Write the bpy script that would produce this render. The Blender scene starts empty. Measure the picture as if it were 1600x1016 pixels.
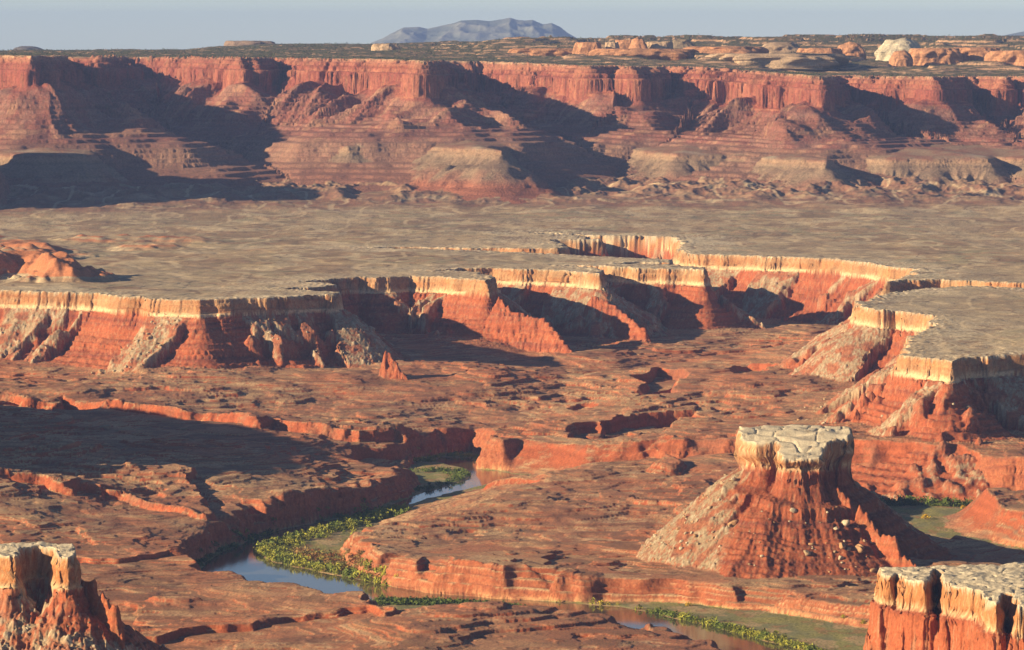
import bpy, math, time
import numpy as np
T0 = time.time()
sc = bpy.context.scene
COL = sc.collection
rng = np.random.default_rng(7)

# ------------------------------------------------------------------ camera
# world: x right, y away from the overlook, z up.  Camera 640 m up; heights "h" below are
# relative to the camera, ZC is added when meshes are made.
ZC = 640.0
F = 7000.0            # focal length in photo pixels (1600 wide)
HY = 60.0             # photo row of eye level
cam_d = bpy.data.cameras.new("camera")
cam = bpy.data.objects.new("camera", cam_d)
COL.objects.link(cam)
cam.location = (0, 0, ZC)
cam.rotation_euler = (math.radians(90), 0, 0)
cam_d.sensor_width = 36
cam_d.lens = 36 * F / 1600
cam_d.shift_y = -(508 - HY) / 1600
cam_d.clip_start = 5
cam_d.clip_end = 200000
sc.camera = cam

# ------------------------------------------------------------------ light
SUN_EL, SUN_AZ = 17.0, 21.0        # elevation; degrees behind pure left
az = math.radians(SUN_AZ); el = math.radians(SUN_EL)
sdir = np.array([-math.cos(az) * math.cos(el), -math.sin(az) * math.cos(el), math.sin(el)])   # towards the sun
sun_d = bpy.data.lights.new("sun", 'SUN')
sun_d.energy = 5.0
sun_d.angle = math.radians(0.5)
sun_d.color = (1.0, 0.76, 0.46)
sun = bpy.data.objects.new("sun", sun_d)
COL.objects.link(sun)
from mathutils import Vector
sun.rotation_euler = Vector(sdir).to_track_quat('Z', 'Y').to_euler()
sun.location = (-3000, -2000, 3000)
w = bpy.data.worlds.new("World"); sc.world = w; w.use_nodes = True
wn = w.node_tree.nodes; wl = w.node_tree.links
for n in list(wn): wn.remove(n)
sky = wn.new('ShaderNodeTexSky'); sky.sky_type = 'NISHITA'; sky.sun_disc = False
sky.sun_elevation = el
sky.sun_rotation = math.atan2(sdir[0], sdir[1])
sky.altitude = 3000; sky.air_density = 0.75; sky.dust_density = 1.1; sky.ozone_density = 0.1
bg = wn.new('ShaderNodeBackground'); bg.inputs[1].default_value = 0.05
wo = wn.new('ShaderNodeOutputWorld')
wl.new(sky.outputs[0], bg.inputs[0]); wl.new(bg.outputs[0], wo.inputs[0])
sc.view_settings.view_transform = 'Standard'
sc.view_settings.look = 'None'
sc.view_settings.gamma = 1
sc.view_settings.exposure = 1.18
sc.cycles.use_denoising = True
sc.cycles.denoiser = 'OPENIMAGEDENOISE'
sc.cycles.denoising_prefilter = 'ACCURATE'
sc.cycles.denoising_input_passes = 'RGB_ALBEDO_NORMAL'
sc.cycles.max_bounces = 5
sc.cycles.diffuse_bounces = 3
sc.cycles.volume_bounces = 0
sc.cycles.use_adaptive_sampling = True
sc.cycles.adaptive_threshold = 0.005

# ------------------------------------------------------------------ noise
f4 = np.float32
_g = np.random.default_rng(11)
_a = _g.uniform(0, 2 * np.pi, (256, 256))
GX, GY = np.cos(_a).astype(f4).ravel(), np.sin(_a).astype(f4).ravel()
def n2(x, y, seed=0):
    x = np.asarray(x, f4) + f4(seed * 17.37); y = np.asarray(y, f4) + f4(seed * 9.71)
    xi = np.floor(x); yi = np.floor(y)
    fx = x - xi; fy = y - yi
    xi = xi.astype(np.int32) & 255; yi = yi.astype(np.int32) & 255
    x1 = (xi + 1) & 255; y1 = ((yi + 1) & 255) << 8; yi = yi << 8
    u = fx * fx * (3 - 2 * fx); v = fy * fy * (3 - 2 * fy)
    i = yi + xi; a = GX[i] * fx + GY[i] * fy
    i = yi + x1; b = GX[i] * (fx - 1) + GY[i] * fy
    a += (b - a) * u
    i = y1 + xi; c = GX[i] * fx + GY[i] * (fy - 1)
    i = y1 + x1; d = GX[i] * (fx - 1) + GY[i] * (fy - 1)
    c += (d - c) * u
    return (a + (c - a) * v) * f4(1.5)
def fbm(x, y, o=4, seed=0, g=0.5):
    r = 0; a = 1.0; k = 1.0; s = 0
    for i in range(o):
        r = r + a * n2(x * k, y * k, seed + i * 3); s += a
        a *= g; k *= 2.03
    return r / s
def ridg(x, y, o=3, seed=0):
    r = 0; a = 1.0; k = 1.0; s = 0
    for i in range(o):
        r = r + a * (1 - np.abs(n2(x * k, y * k, seed + i * 3)) * 2); s += a
        a *= 0.5; k *= 2.1
    return r / s
def sm(a, b, x):
    t = np.clip((x - a) / (b - a), 0, 1)
    return t * t * (3 - 2 * t)
def mix(a, b, t):
    return a + (b - a) * t
def terr(h, step, k=6.0, keep=0.3):
    q = h / step; f = np.floor(q); r = q - f
    r2 = np.clip((r - 0.5) * k + 0.5, 0, 1)
    return (f + r2 * (1 - keep) + r * keep) * step

# ------------------------------------------------------------------ plan drawing
def P(px, py, h):                       # ground point from its place on a level plane
    D = -h * F / (py - HY)
    return ((px - 800) * D / F, D)
def Q(px, D):
    return ((px - 800) * D / F, D)

class Sdf:
    """signed distance (negative inside) to a closed plan outline, with nearest rim point"""
    def __init__(s, pts, cell, margin, box=None, near=False, closed=True, zs=None):
        p = np.array(pts, np.float64)
        a = p; b = np.roll(p, -1, 0)
        s.zs = None
        if not closed: a, b = a[:-1], b[:-1]
        if box is None:
            box = (p[:, 0].min() - margin, p[:, 1].min() - margin, p[:, 0].max() + margin, p[:, 1].max() + margin)
        s.x0, s.y0 = box[0], box[1]; s.cell = cell; s.far = margin
        nx = int((box[2] - box[0]) / cell) + 2; ny = int((box[3] - box[1]) / cell) + 2
        s.nx, s.ny = nx, ny
        X = (s.x0 + np.arange(nx) * cell).astype(f4)[None, :]; Y = (s.y0 + np.arange(ny) * cell).astype(f4)[:, None]
        best = np.full((ny, nx), 1e18, f4); ins = np.zeros((ny, nx), bool)
        cx = np.zeros((ny, nx), f4); cy = np.zeros((ny, nx), f4); zz = np.zeros((ny, nx), f4)
        for k, ((ax, ay), (bx, by)) in enumerate(zip(a, b)):
            dx, dy = bx - ax, by - ay; L = dx * dx + dy * dy + 1e-9
            t = np.clip(((X - f4(ax)) * f4(dx / L) + (Y - f4(ay)) * f4(dy / L)), 0, 1)
            qx = f4(ax) + t * f4(dx); qy = f4(ay) + t * f4(dy)
            d = (X - qx) ** 2 + (Y - qy) ** 2
            m = d < best
            best = np.where(m, d, best)
            if near: cx = np.where(m, qx, cx); cy = np.where(m, qy, cy)
            if zs is not None: zz = np.where(m, f4(zs[k]) + t * f4(zs[k + 1] - zs[k]), zz)
            if closed and ay != by:
                c = (Y > min(ay, by)) & (Y <= max(ay, by))
                xi = ax + (Y - ay) * (dx / dy)
                ins ^= c & (X < xi)
        d = np.sqrt(best)
        if closed: d = np.where(ins, -d, d)
        s.d = d.ravel().astype(f4)
        if near: s.cx, s.cy = cx.ravel(), cy.ravel()
        if zs is not None: s.zs = zz.ravel()
        gy, gx = np.gradient(d, cell)
        s.gx, s.gy = gx.ravel().astype(f4), gy.ravel().astype(f4)
        s.near = near
    def idx(s, x, y):
        u = (x - f4(s.x0)) / f4(s.cell); v = (y - f4(s.y0)) / f4(s.cell)
        out = (u < 0) | (v < 0) | (u > s.nx - 2) | (v > s.ny - 2)
        u = np.clip(u, 0, s.nx - 2.001); v = np.clip(v, 0, s.ny - 2.001)
        ui = u.astype(np.int32); vi = v.astype(np.int32)
        return vi * s.nx + ui, u - ui, v - vi, out
    def get(s, arr, q):
        i, fu, fv, out = q
        a = arr[i]; a = a + (arr[i + 1] - a) * fu
        j = i + s.nx
        b = arr[j]; b = b + (arr[j + 1] - b) * fu
        return a + (b - a) * fv
    def dist(s, x, y, q=None):
        q = q or s.idx(x, y)
        d = s.get(s.d, q)
        return np.where(q[3], f4(s.far), d)

ZR = -425.0; ZRB = -434.0
def PR(l, h=ZR): return [P(a, b, h) for a, b in l]
def ZS(px): return np.interp(px, [300, 500, 850, 1020, 1200], [-302, -290, -290, -312, -322])
def PS(l): return [P(a, b, float(ZS(a))) for a, b in l]
rimA = ([(-6000, 5450), (-1700, 5450), (-930, 5470), (-830, 5540), (-785, 5680), (-785, 5880), (-850, 6080), (-960, 6280), (-1350, 6700), (-1400, 7100), (-1150, 7420)]
  + PR([(-70, 453), (0, 457), (60, 458), (150, 461), (230, 467), (310, 471), (330, 470), (420, 467), (505, 463), (522, 463), (527, 457), (500, 455), (418, 450),
        (470, 448.5), (512, 447), (525, 445), (500, 441), (470, 440), (540, 434), (560, 433), (600, 434), (645, 432), (700, 435), (762, 439), (772, 434), (745, 427),
        (668, 423), (720, 421.8), (770, 421.5), (860, 424), (940, 429), (945, 424), (905, 418), (854, 416), (940, 417.5), (1000, 421), (1070, 422), (1090, 424), (1098, 419),
        (1040, 414), (965, 413.5), (1000, 410.5), (1042, 411), (1048, 406), (932, 401.5), (880, 398.5), (800, 395), (720, 391), (645, 388), (560, 386.5), (640, 385), (720, 386.3), (823, 388.2), (872, 389), (884, 387), (880, 380), (855, 374.8),
        (905, 374), (928, 374), (934, 374), (900, 367), (820, 363), (864, 366), (930, 368), (1000, 369), (1050, 371), (1062, 378), (1064, 394), (1085, 397), (1150, 398.5), (1230, 402),
        (1306, 406), (1340, 410), (1425, 421), (1431, 428), (1400, 435), (1388, 438), (1468, 435.5), (1595, 440), (1625, 444), (1600, 447)])
  + PR([(1500, 452), (1430, 456), (1385, 462), (1350, 472), (1337, 480), (1339, 484), (1362, 488), (1400, 488), (1449, 494), (1462, 504), (1440, 520), (1418, 533),
        (1411, 545), (1416, 552), (1440, 558), (1480, 564), (1491, 566), (1494, 557), (1540, 556), (1600, 553), (1720, 548)], ZRB)
  + [(1500, 6300), (6500, 6400), (6500, 16500), (-6000, 16500)])
A = Sdf(rimA, 5.0, 1500, box=(-3200, 4700, 2000, 11200), near=True)

rimE = [Q(*a) for a in [(-900, 13300), (-700, 12700), (-400, 12400), (-230, 12200), (-220, 12900), (-100, 13000), (-30, 12800), (12, 12350), (60, 12060), (80, 12080), (86, 12600), (95, 13350), (160, 13200), (171, 13250), (180, 13700), (240, 13600), (300, 13350), (395, 12950), (412, 12980),
   (422, 13250), (445, 13250), (520, 12850), (600, 12600), (655, 12380), (666, 12450), (672, 12900), (700, 13350), (760, 13450), (830, 13300), (870, 13000), (900, 12930), (945, 12840), (951, 12980), (962, 12990), (996, 12800),
   (1003, 12880), (1008, 13150), (1030, 13200), (1100, 12950), (1200, 12700), (1270, 12450), (1290, 12400), (1298, 12700), (1306, 13100), (1330, 13200), (1350, 13020), (1372, 12950), (1378, 13020), (1400, 12850), (1440, 12760), (1475, 12650), (1484, 12700), (1490, 13000), (1520, 12980), (1530, 13050), (1562, 12820), (1572, 12840), (1577, 13050),
   (1620, 12850), (1700, 12600), (1712, 13000), (1900, 12600), (2300, 12500)]] + [(9000, 12500), (9000, 80000), (-15000, 80000), (-15000, 13300)]
shade_mesa = Sdf([Q(a, b) for a, b in [(-330, 10950), (-170, 10930), (-125, 10960), (-115, 11200), (-200, 11300), (-340, 11260)]], 8.0, 400)  # mesa added out of frame at left, to cast shade on the far slopes
E = Sdf(rimE, 9.0, 3000, box=(-4200, 9300, 3600, 14600), near=True)
rimS = PS([(-500, 238), (-200, 239), (0, 242), (62, 244), (120, 243), (180, 238), (250, 229), (300, 227), (330, 224), (480, 226), (555, 230), (640, 229), (705, 232), (768, 236), (778, 231), (790, 226), (850, 226), (1000, 231), (1010, 238), (1060, 242), (1130, 243),
   (1200, 247), (1275, 252), (1286, 251), (1300, 247), (1380, 248), (1470, 249), (1535, 249), (1560, 246), (1620, 249), (1700, 252), (1900, 250)]) + [(5200, 12000), (5200, 14800), (-3800, 14800), (-3800, 12200)]
S = Sdf(rimS, 9.0, 900, box=(-3600, 9900, 3300, 13200), near=True)

HV = -598.0
valley = PR([(655, 717), (690, 709), (738, 706), (752, 712), (752, 732), (775, 735), (850, 746), (870, 752), (950, 752), (1150, 756), (1330, 772), (1400, 771), (1500, 776), (1600, 784), (1900, 800),
   (1900, 828), (1700, 812), (1600, 806), (1510, 799), (1478, 806), (1474, 818), (1500, 836), (1560, 850), (1620, 862), (1900, 900), (1900, 930), (1620, 885), (1500, 868), (1440, 848), (1400, 815), (1370, 790), (1300, 783), (1150, 767), (950, 762), (830, 762),
   (757, 763), (700, 776), (650, 791), (600, 811), (556, 838), (538, 856), (540, 876), (562, 896), (600, 913), (680, 926), (760, 934), (860, 939), (950, 941), (1050, 943), (1100, 945), (1200, 957), (1300, 973), (1370, 986), (1450, 1010), (1600, 1050), (1900, 1100),
   (1900, 1300), (1500, 1190), (1300, 1115), (1155, 1047), (1070, 1019), (960, 1004), (840, 1000), (700, 996), (617, 1000), (580, 975), (500, 954), (430, 940), (345, 921), (292, 903), (296, 884), (330, 866), (380, 846), (440, 826), (500, 814), (560, 805), (605, 790), (640, 776), (652, 758), (636, 738), (640, 724)], HV)
V = Sdf(valley, 3.0, 500, box=(-1300, 3000, 1300, 7100))
water_pts = PR([(1900, 806), (1600, 792), (1500, 788), (1400, 786), (1330, 780), (1150, 764), (950, 760), (870, 759), (800, 754), (757, 759), (700, 772), (650, 786), (600, 800), (560, 813), (490, 833), (430, 849), (401, 859), (398, 866), (412, 874), (440, 884), (490, 894), (545, 905), (600, 917), (660, 924), (750, 933), (860, 943), (930, 948), (960, 950),
   (1000, 957), (1060, 970), (1110, 981), (1160, 994), (1250, 1018), (1350, 1055), (1500, 1120), (1500, 1180), (1300, 1100), (1200, 1062), (1100, 1030), (1000, 1003), (920, 980), (860, 965), (780, 951), (700, 941), (640, 938), (590, 940), (545, 940), (480, 930), (410, 920), (345, 905), (315, 897), (325, 880), (345, 868), (385, 850), (440, 830), (500, 818), (560, 808), (606, 794), (640, 781), (668, 770), (705, 760), (733, 750), (738, 741), (728, 733),
   (700, 728), (680, 722), (690, 716), (735, 718), (752, 736), (775, 738), (850, 750), (950, 755), (1150, 759), (1330, 774), (1400, 776), (1500, 780), (1600, 787), (1900, 803)], HV - 2)
W = Sdf(water_pts, 2.5, 60, box=(-900, 3000, 1250, 6700))

# small steps, hollows and hills:  (points, level used to place them, amount, fade inland, edge width, kind)
FE = []
def feat(pts, h, amt, w=4, fade=None, margin=60, warp=1.0):
    FE.append((Sdf(PR(pts, h), 4.0, margin + w), amt, w, fade, warp))
feat([(-400, 630), (-60, 630), (30, 633), (45, 640), (80, 641), (95, 634), (160, 645), (200, 650), (290, 656), (375, 660), (395, 676), (420, 672), (520, 677), (560, 680), (620, 676), (645, 684), (700, 688), (748, 700), (775, 732), (880, 748), (1000, 735), (1700, 690), (1700, 560), (-400, 560)], -556, 15, 8, 260)
T1S = FE[-1][0]
feat([(-400, 782), (-60, 786), (60, 788), (110, 791), (130, 786), (190, 787), (230, 797), (275, 804), (320, 810), (300, 760), (100, 740), (-400, 735)], -566, 12, 6, 120)
feat([(-100, 874), (100, 874), (200, 870), (295, 861), (330, 872), (420, 895), (500, 925), (520, 945), (400, 955), (250, 950), (-100, 915)], -566, 0, 5, 60)
feat([(-200, 980), (190, 976), (260, 972), (330, 967), (400, 966), (450, 955), (560, 950), (600, 958), (640, 930), (-200, 930)], -566, 9, 5, 60)
feat([(-200, 875), (120, 878), (190, 876), (240, 871), (300, 864), (280, 845), (-200, 850)], -568, 8, 4, 60)
feat([(940, 660), (1000, 648), (1085, 645), (1092, 655), (1060, 664), (1000, 672), (960, 668)], -550, -20, 8)
feat([(885, 668), (925, 664), (970, 672), (985, 678), (940, 682), (900, 678)], -552, -16, 8)
feat([(1005, 588), (1040, 583), (1068, 592), (1050, 602), (1010, 600)], -538, -16, 10)
feat([(1140, 580), (1180, 572), (1215, 574), (1195, 586), (1150, 590)], -538, -10, 8)
feat([(250, 880), (300, 835), (440, 775), (560, 740), (650, 722), (640, 700), (400, 730), (200, 800), (150, 870)], -568, -7, 90, margin=40)
feat([(890, 624), (925, 622), (930, 630), (895, 632)], -548, -8, 6)
feat([(1000, 612), (1060, 606), (1050, 616), (1005, 620)], -548, -9, 6)
feat([(560, 690), (640, 684), (650, 700), (600, 716), (560, 708)], -560, -14, 12)
# hills on the benches
feat([(-500, 437), (-40, 436), (40, 435), (92, 438), (104, 440), (84, 432), (40, 427), (-500, 420)], -425, 46, 85, margin=40, warp=2.4)
feat([(-500, 404), (-30, 402), (60, 402), (74, 401), (40, 398), (-500, 396)], -425, 26, 110, margin=40, warp=2)
feat([(-400, 382), (0, 380), (30, 380), (-10, 377), (-400, 376)], -425, 12, 90, margin=40, warp=2)
feat([(212, 386), (246, 385), (262, 387), (232, 388)], -425, 11, 60, margin=40, warp=2)
feat([(140, 377), (200, 375), (262, 377), (300, 379), (230, 378.5), (150, 379)], -425, 13, 90, margin=40, warp=2)
feat([(1015, 745), (1045, 741), (1065, 748), (1035, 752)], -566, 9, 14)

# capped butte and the two near outcrops
BC = Q(1243, 4990)
cap = [(BC[0] + a, BC[1] + b) for a, b in [(-63, 8), (-58, 42), (-34, 66), (8, 76), (48, 62), (63, 36), (65, 4), (54, -22), (34, -34), (27, -44), (27, -64), (22, -80), (2, -86), (-16, -80), (-21, -62), (-20, -44), (-27, -36), (-46, -36), (-60, -16)]]
CB = Sdf(cap, 1.5, 260)
fl = [Q(*a) for a in [(-600, 3760), (-60, 3708), (-8, 3692), (24, 3680), (27, 3688), (31, 3738), (60, 3750), (86, 3738), (92, 3700), (95, 3676), (108, 3672), (117, 3682), (119, 3715), (116, 3760), (90, 3768), (40, 3775), (-600, 3830)]]
FL = Sdf(fl, 1.2, 330)
fr = [Q(*a) for a in [(1377, 3592), (1376, 3560), (1380, 3546), (1393, 3543), (1398, 3556), (1402, 3570), (1407, 3540), (1414, 3520), (1432, 3506), (1446, 3500), (1451, 3512), (1454, 3560), (1462, 3580), (1474, 3575), (1478, 3500), (1484, 3478), (1504, 3466), (1532, 3446), (1538, 3420), (1545, 3392), (1557, 3376),
   (1561, 3396), (1566, 3440), (1582, 3436), (1589, 3380), (1594, 3352), (1606, 3350), (1616, 3400), (1700, 3360), (1960, 3300), (1960, 3640), (1640, 3640), (1520, 3612), (1420, 3602)]]
FR = Sdf(fr, 1.2, 330)
def Z(py, D): return -(py - HY) * D / F
def ridge(pts, cell=1.2, margin=60):      # pts: (px, py of top, D)
    return Sdf([Q(a, D) for a, b, D in pts], cell, margin, closed=False, zs=[Z(b, D) for a, b, D in pts])
RB = ridge([(1290, 750, 4930), (1322, 774, 4916), (1337, 804, 4900), (1345, 790, 4892), (1362, 818, 4880), (1374, 836, 4868), (1396, 838, 4850), (1402, 864, 4840), (1430, 884, 4826)])
RL = ridge([(100, 906, 3712), (125, 908, 3700), (146, 909, 3690), (150, 930, 3686), (158, 928, 3682), (168, 936, 3676), (173, 955, 3672), (182, 945, 3664), (187, 985, 3660), (196, 1030, 3650)])
RS = ridge([(600, 560, 7104), (604, 548, 7100), (609, 552, 7097), (617, 566, 7092), (634, 588, 7080)])
RC = [ridge([(780, 458, 7810), (800, 480, 7780), (850, 492, 7740), (870, 512, 7700), (893, 545, 7650)], 3.0, 90), ridge([(700, 464, 7920), (735, 470, 7880), (770, 488, 7820), (778, 515, 7780)], 3.0, 90),
      ridge([(925, 455, 8020), (960, 470, 7990), (985, 492, 7950), (1010, 512, 7910)], 3.0, 90)]
print('sdf', time.time() - T0)

# ------------------------------------------------------------------ the height of the land
CF, CM, CE, CP, CV, CBT, CBC, CLC, CLS, CRC, CRS, CBR, CLR, CMR, CSH = range(15)
Ed = np.array([-60, -12, 0, 3, 14, 16, 26, 28, 40, 44, 64, 120, 124, 190, 194, 300, 400, 470, 640, 900, 1500, 2200, 3000], f4)
Ez = np.array([0, 1, 0, -10, -14, -22, -26, -36, -40, -100, -112, -146, -151, -184, -188, -222, -250, -292, -330, -390, -440, -480, -520], f4)
def fields(x, y):
    x = x.astype(f4); y = y.astype(f4)
    R = {}
    px = 800 + x / y * f4(F)
    n_big = n2(x / 420, y / 420, 1)
    wa = n2(x / 75, y / 75, 2); wb = n2(x / 75, y / 75, 3)
    wc = n2(x / 21, y / 21, 4); wd = n2(x / 21, y / 21, 5)
    n8 = n2(x / 7, y / 7, 6)
    wx = x + 13 * wa + .8 * wc; wy = y + 13 * wb + .8 * wd
    # --- White Rim bench
    q = A.idx(wx, wy)
    dA = A.get(A.d, q)
    farA = q[3]
    dA = np.where(farA & (y > 7000), f4(-1500), np.where(farA, f4(1500), dA))
    cx = A.get(A.cx, q); cy = A.get(A.cy, q)
    dA = dA + 0.8 * n8 * sm(2, 8, dA)
    blk = n2(cx / 30 + 7, cy / 30, 21); dA = dA + terr(blk * 9, 3.0, 8, .1) * sm(30, 8, np.abs(dA))
    mx = cx + 0.2 * (x - cx); my = cy + 0.2 * (y - cy)
    g1 = ridg(mx / 42, my / 42, 2, 20); g2 = n2(mx / 95, my / 95, 24)
    # --- escarpment distance
    ex = x + 60 * n2(x / 330, y / 330, 30) + 34 * n2(x / 120, y / 120, 32) + 13 * wa
    ey = y + 60 * n2(x / 330, y / 330, 31) + 34 * n2(x / 120, y / 120, 33) + 13 * wb
    qe = E.idx(ex, ey)
    dE = E.get(E.d, qe)
    fy = E.y0 + (E.ny - 1) * E.cell
    dE = np.where(qe[3], np.where(y > 12500, f4(-1200), f4(3000)), dE)
    ecx = E.get(E.cx, qe); ecy = E.get(E.cy, qe)
    emx = ecx + 0.3 * (x - ecx); emy = ecy + 0.3 * (y - ecy)
    eg = ridg(emx / 60, emy / 60, 2, 40); eg2 = ridg(emx / 150, emy / 150, 2, 44)
    dEr = dE
    dE2 = dE + 15 * eg - 8 + 9 * ridg(emx / 26, emy / 26, 1, 47) - 3 + 3 * n2(x / 16, y / 16, 9)
    tal = sm(38, 120, dE)
    dE2 = dE2 - (tal * (24 * (eg - 0.3) + 60 * (eg2 - 0.35) + 9 * n2(emx / 22, emy / 22, 48)))
    zE = np.interp(px, [-500, 0, 300, 600, 900, 1100, 1290, 1700], [-45, -46, -50, -58, -76, -80, -106, -108]).astype(f4)
    pe = np.interp(dE2, Ed, Ez).astype(f4)
    cone = f4(-100) + 60 * (eg2 - .35) + 16 * (eg - .3) - .66 * np.maximum(dE2 - 40, 0)
    pe = np.where((dE2 > 26) & (dE2 < 260), np.maximum(pe, cone), pe)
    pe = mix(pe, terr(pe + 3 * wa, 13, 5, .3), sm(60, 110, dE2) * sm(900, 600, dE2) * .75)
    zS = ZS(px).astype(f4)
    hE = zE + pe + (zS + 28 - zE + 230) * sm(60, 330, dE2)
    # plateau top
    far = np.clip(-dE, 0, None)
    yh = np.interp(px, [-500, 0, 290, 330, 450, 600, 900, 1100, 1700], [81, 81, 80, 76, 71, 71, 70, 67, 66.5]).astype(f4)
    ztop = mix(zE, -(yh - f4(HY)) / f4(F) * y, sm(0, 3600, y - 12500)) - (9 + 6 * sm(900, 1200, px)) * sm(17500, 16000, y) * sm(12500, 13500, y)
    nl = fbm(x / 420, y / 420, 3, 50)
    ledge = terr(nl * 46 + 20, 11, 9, 0.35) * sm(60, 500, far) * sm(23000, 15000, y) * (0.25 + 0.75 * sm(500, 1000, px))
    htop = ztop + ledge + 2.0 * n2(x / 30, y / 30, 55)
    plate = dE2 < 0
    hE = np.where(plate, htop - sm(-14, 0, dE2) * 3, hE)
    dM = shade_mesa.dist(ex, ey)
    hM = f4(-70) + np.interp(dM + 8 * eg, [0, 4, 30, 40, 60, 150, 400], [0, -20, -36, -104, -112, -180, -900]).astype(f4)
    hE = np.where(y < 12300, np.maximum(hE, hM), hE)
    # --- shelf in front of the escarpment
    sx = x + 45 * n2(x / 200, y / 200, 60) + 13 * wa + 5 * wc; sy = y + 45 * n2(x / 200, y / 200, 61) + 13 * wb
    qs = S.idx(sx, sy)
    dS = np.where(qs[3], f4(900), S.get(S.d, qs))
    scx = S.get(S.cx, qs); scy = S.get(S.cy, qs)
    smx = scx + 0.25 * (x - scx); smy = scy + 0.25 * (y - scy)
    sg = ridg(smx / 44, smy / 44, 2, 64)
    dS2 = dS - sm(8, 80, dS) * 24 * (sg - 0.2) - sm(5, 40, dS) * 7 * n2(smx / 17, smy / 17, 66)
    hS = zS + np.interp(dS2, [-400, -20, 0, 3, 14, 17, 120, 124, 180, 420, 900], [46, 5, 0, -8, -14, -20, -84, -90, -110, -150, -200]).astype(f4) + 2 * wa
    # --- bench surface
    foot = sm(1700, 420, dE)
    hills = np.clip(ridg(x / 150, y / 230, 4, 70) - 0.2, 0, 1)
    zb = f4(-425) + 36 * foot + foot * (1 - sm(420, 250, dE) * 0) * hills * 36 * sm(1650, 900, dE) + 3.0 * n_big
    zb = zb + 3.5 * n2(x / 130, y / 200, 72) * sm(-20, -120, dA) + 1.2 * n2(x / 40, y / 60, 73) * sm(-20, -80, dA)
    zb = mix(zb, terr(zb + .4 * wc, 1.8, 6, .3), .5 * sm(-15, -60, dA))
    zb = zb + 42 * sm(-735, -810, x) * (y < 6500)  # unseen rim top at left, raised so its shadow reaches further right
    zb = zb - 9 * sm(1250, 1420, px) * sm(8200, 7400, y)
    knob = sm(-60, -6, dA)
    top = zb + knob * (2.4 * np.abs(wc) + .6 * n8 + 1.6 * np.abs(n2(x / 11, y / 16, 74))) + 0.5 * wc
    # profile below the rim
    rub = sm(0.0, 0.25, .24 * wc + g2 + 0.35 * n2(mx / 24, my / 24, 26))            # 1 = boulder fans, 0 = red bedrock
    gul = sm(12, 60, dA)
    db = dA - gul * (13 * (g1 - 0.25))
    pr = np.interp(db, [0, 1.4, 2.8, 5.2, 7.5, 9.0, 13, 140, 400], [0, -7, -8, -21, -22, -27, -31, -122, -250]).astype(f4)
    pb = np.interp(db, [0, 1.4, 2.8, 5.2, 7.5, 9.0, 11, 26, 46, 60, 100, 116, 200, 400], [0, -7, -8, -21, -22, -27, -32, -62, -76, -92, -110, -122, -160, -250]).astype(f4)
    thk = .78 + .5 * np.clip(.5 + n2(cx / 110, cy / 110, 27), 0, 1); pr = np.where(db < 9, pr * thk, pr); pb = np.where(db < 9, pb * thk, pb)
    pb = terr(pb, 7.5, 4, 0.35) * sm(6.5, 12, db) + pb * (1 - sm(6.5, 12, db))
    hA = np.where(dA < 0, top, np.minimum(top, top * 0 + zb) + mix(pb, pr, rub) + (1 - sm(0, 3, dA)) * (top - zb))
    rough = sm(10, 25, dA)
    hA = hA + rough * (rub * 1.2 * (n8 + n2(x / 3.1, y / 3.1, 12)) + (1 - rub) * (1.6 * n8 + 1.5 * np.abs(wc)))
    # --- canyon floor
    fn = fbm(x / 330, y / 330, 4, 80)
    apron = np.exp(-np.clip(dA, 0, None) / 120)
    dip = sm(0, 900, dA)
    zf = f4(-534) - 37 * dip + 9 * apron
    fl_ = fn * 31 + 1.8 * wa + .6 * wc
    lv = sm(-.15, .35, n2(x / 260, y / 260, 85))
    zf = zf + terr(fl_, 5.0, 9, mix(0.75, 0.22, lv)) * (0.35 + 0.65 * sm(30, 200, dA)) + (.2 + .3 * lv) * wc + lv * terr(1.8 * wa + 0.5 * wc, 1.3, 6, 0.2) + 0.3 * n8
    zf = mix(zf, terr(zf + .35 * wc, 2.1, 8, .2), .5 + .5 * lv)
    fx_ = x + 16 * wa + 7 * wc + .8 * n8; fy_ = y + 16 * wb + 7 * wd + .8 * n8
    fl2x = x + 22 * wa + 5 * wc
    zben = 0
    for s, amt, wd_, fade, wp in FE:
        lo = (x > s.x0 - 40) & (x < s.x0 + s.nx * s.cell + 40) & (y > s.y0 - 40) & (y < s.y0 + s.ny * s.cell + 40)
        if not lo.any() or amt == 0: continue
        xx = x[lo] + (fx_[lo] - x[lo]) * wp; yy = y[lo] + (fy_[lo] - y[lo]) * wp
        d = s.dist(xx, yy)
        if wd_ > 30:
            v = np.clip(1 - d / wd_, 0, 1) * np.where(d < 0, 1, 1) * amt
            v = v * (0.9 + 0.35 * n2(x[lo] / 35, y[lo] / 35, 90))
        else:
            v = amt * np.clip(1 - d / wd_, 0, 1)
            v = np.where((v > 0) & (v < abs(amt)), terr(v, 4.0, 3, 0.3), v) if amt > 0 else v
            if fade: v = v * np.exp(np.minimum(d, 0) / fade)
            if s is T1S: v = v * sm(900, 690, px[lo])
        if not np.isscalar(v):
            if s.y0 > 7500: top[lo] += v; hA[lo] += np.where(dA[lo] < 0, v, 0)
            else: zf[lo] += v
    # --- river valley
    dV = V.dist(fx_ * 0.7 + x * 0.3, fy_ * 0.7 + y * 0.3)
    gx0, gy0 = P(690, 782, HV)
    gent = np.exp(-(((x - gx0) / 230) ** 2 + ((y - gy0 + 60) / 430) ** 2)) * sm(5230, 5400, y)
    lx, ly = P(420, 850, HV); ux, uy = P(740, 752, HV)
    gent = gent * sm(-14, 10, ((x - lx) * (uy - ly) - (y - ly) * (ux - lx)) / math.hypot(ux - lx, uy - ly))
    gx1, gy1 = P(1385, 815, HV)
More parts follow.
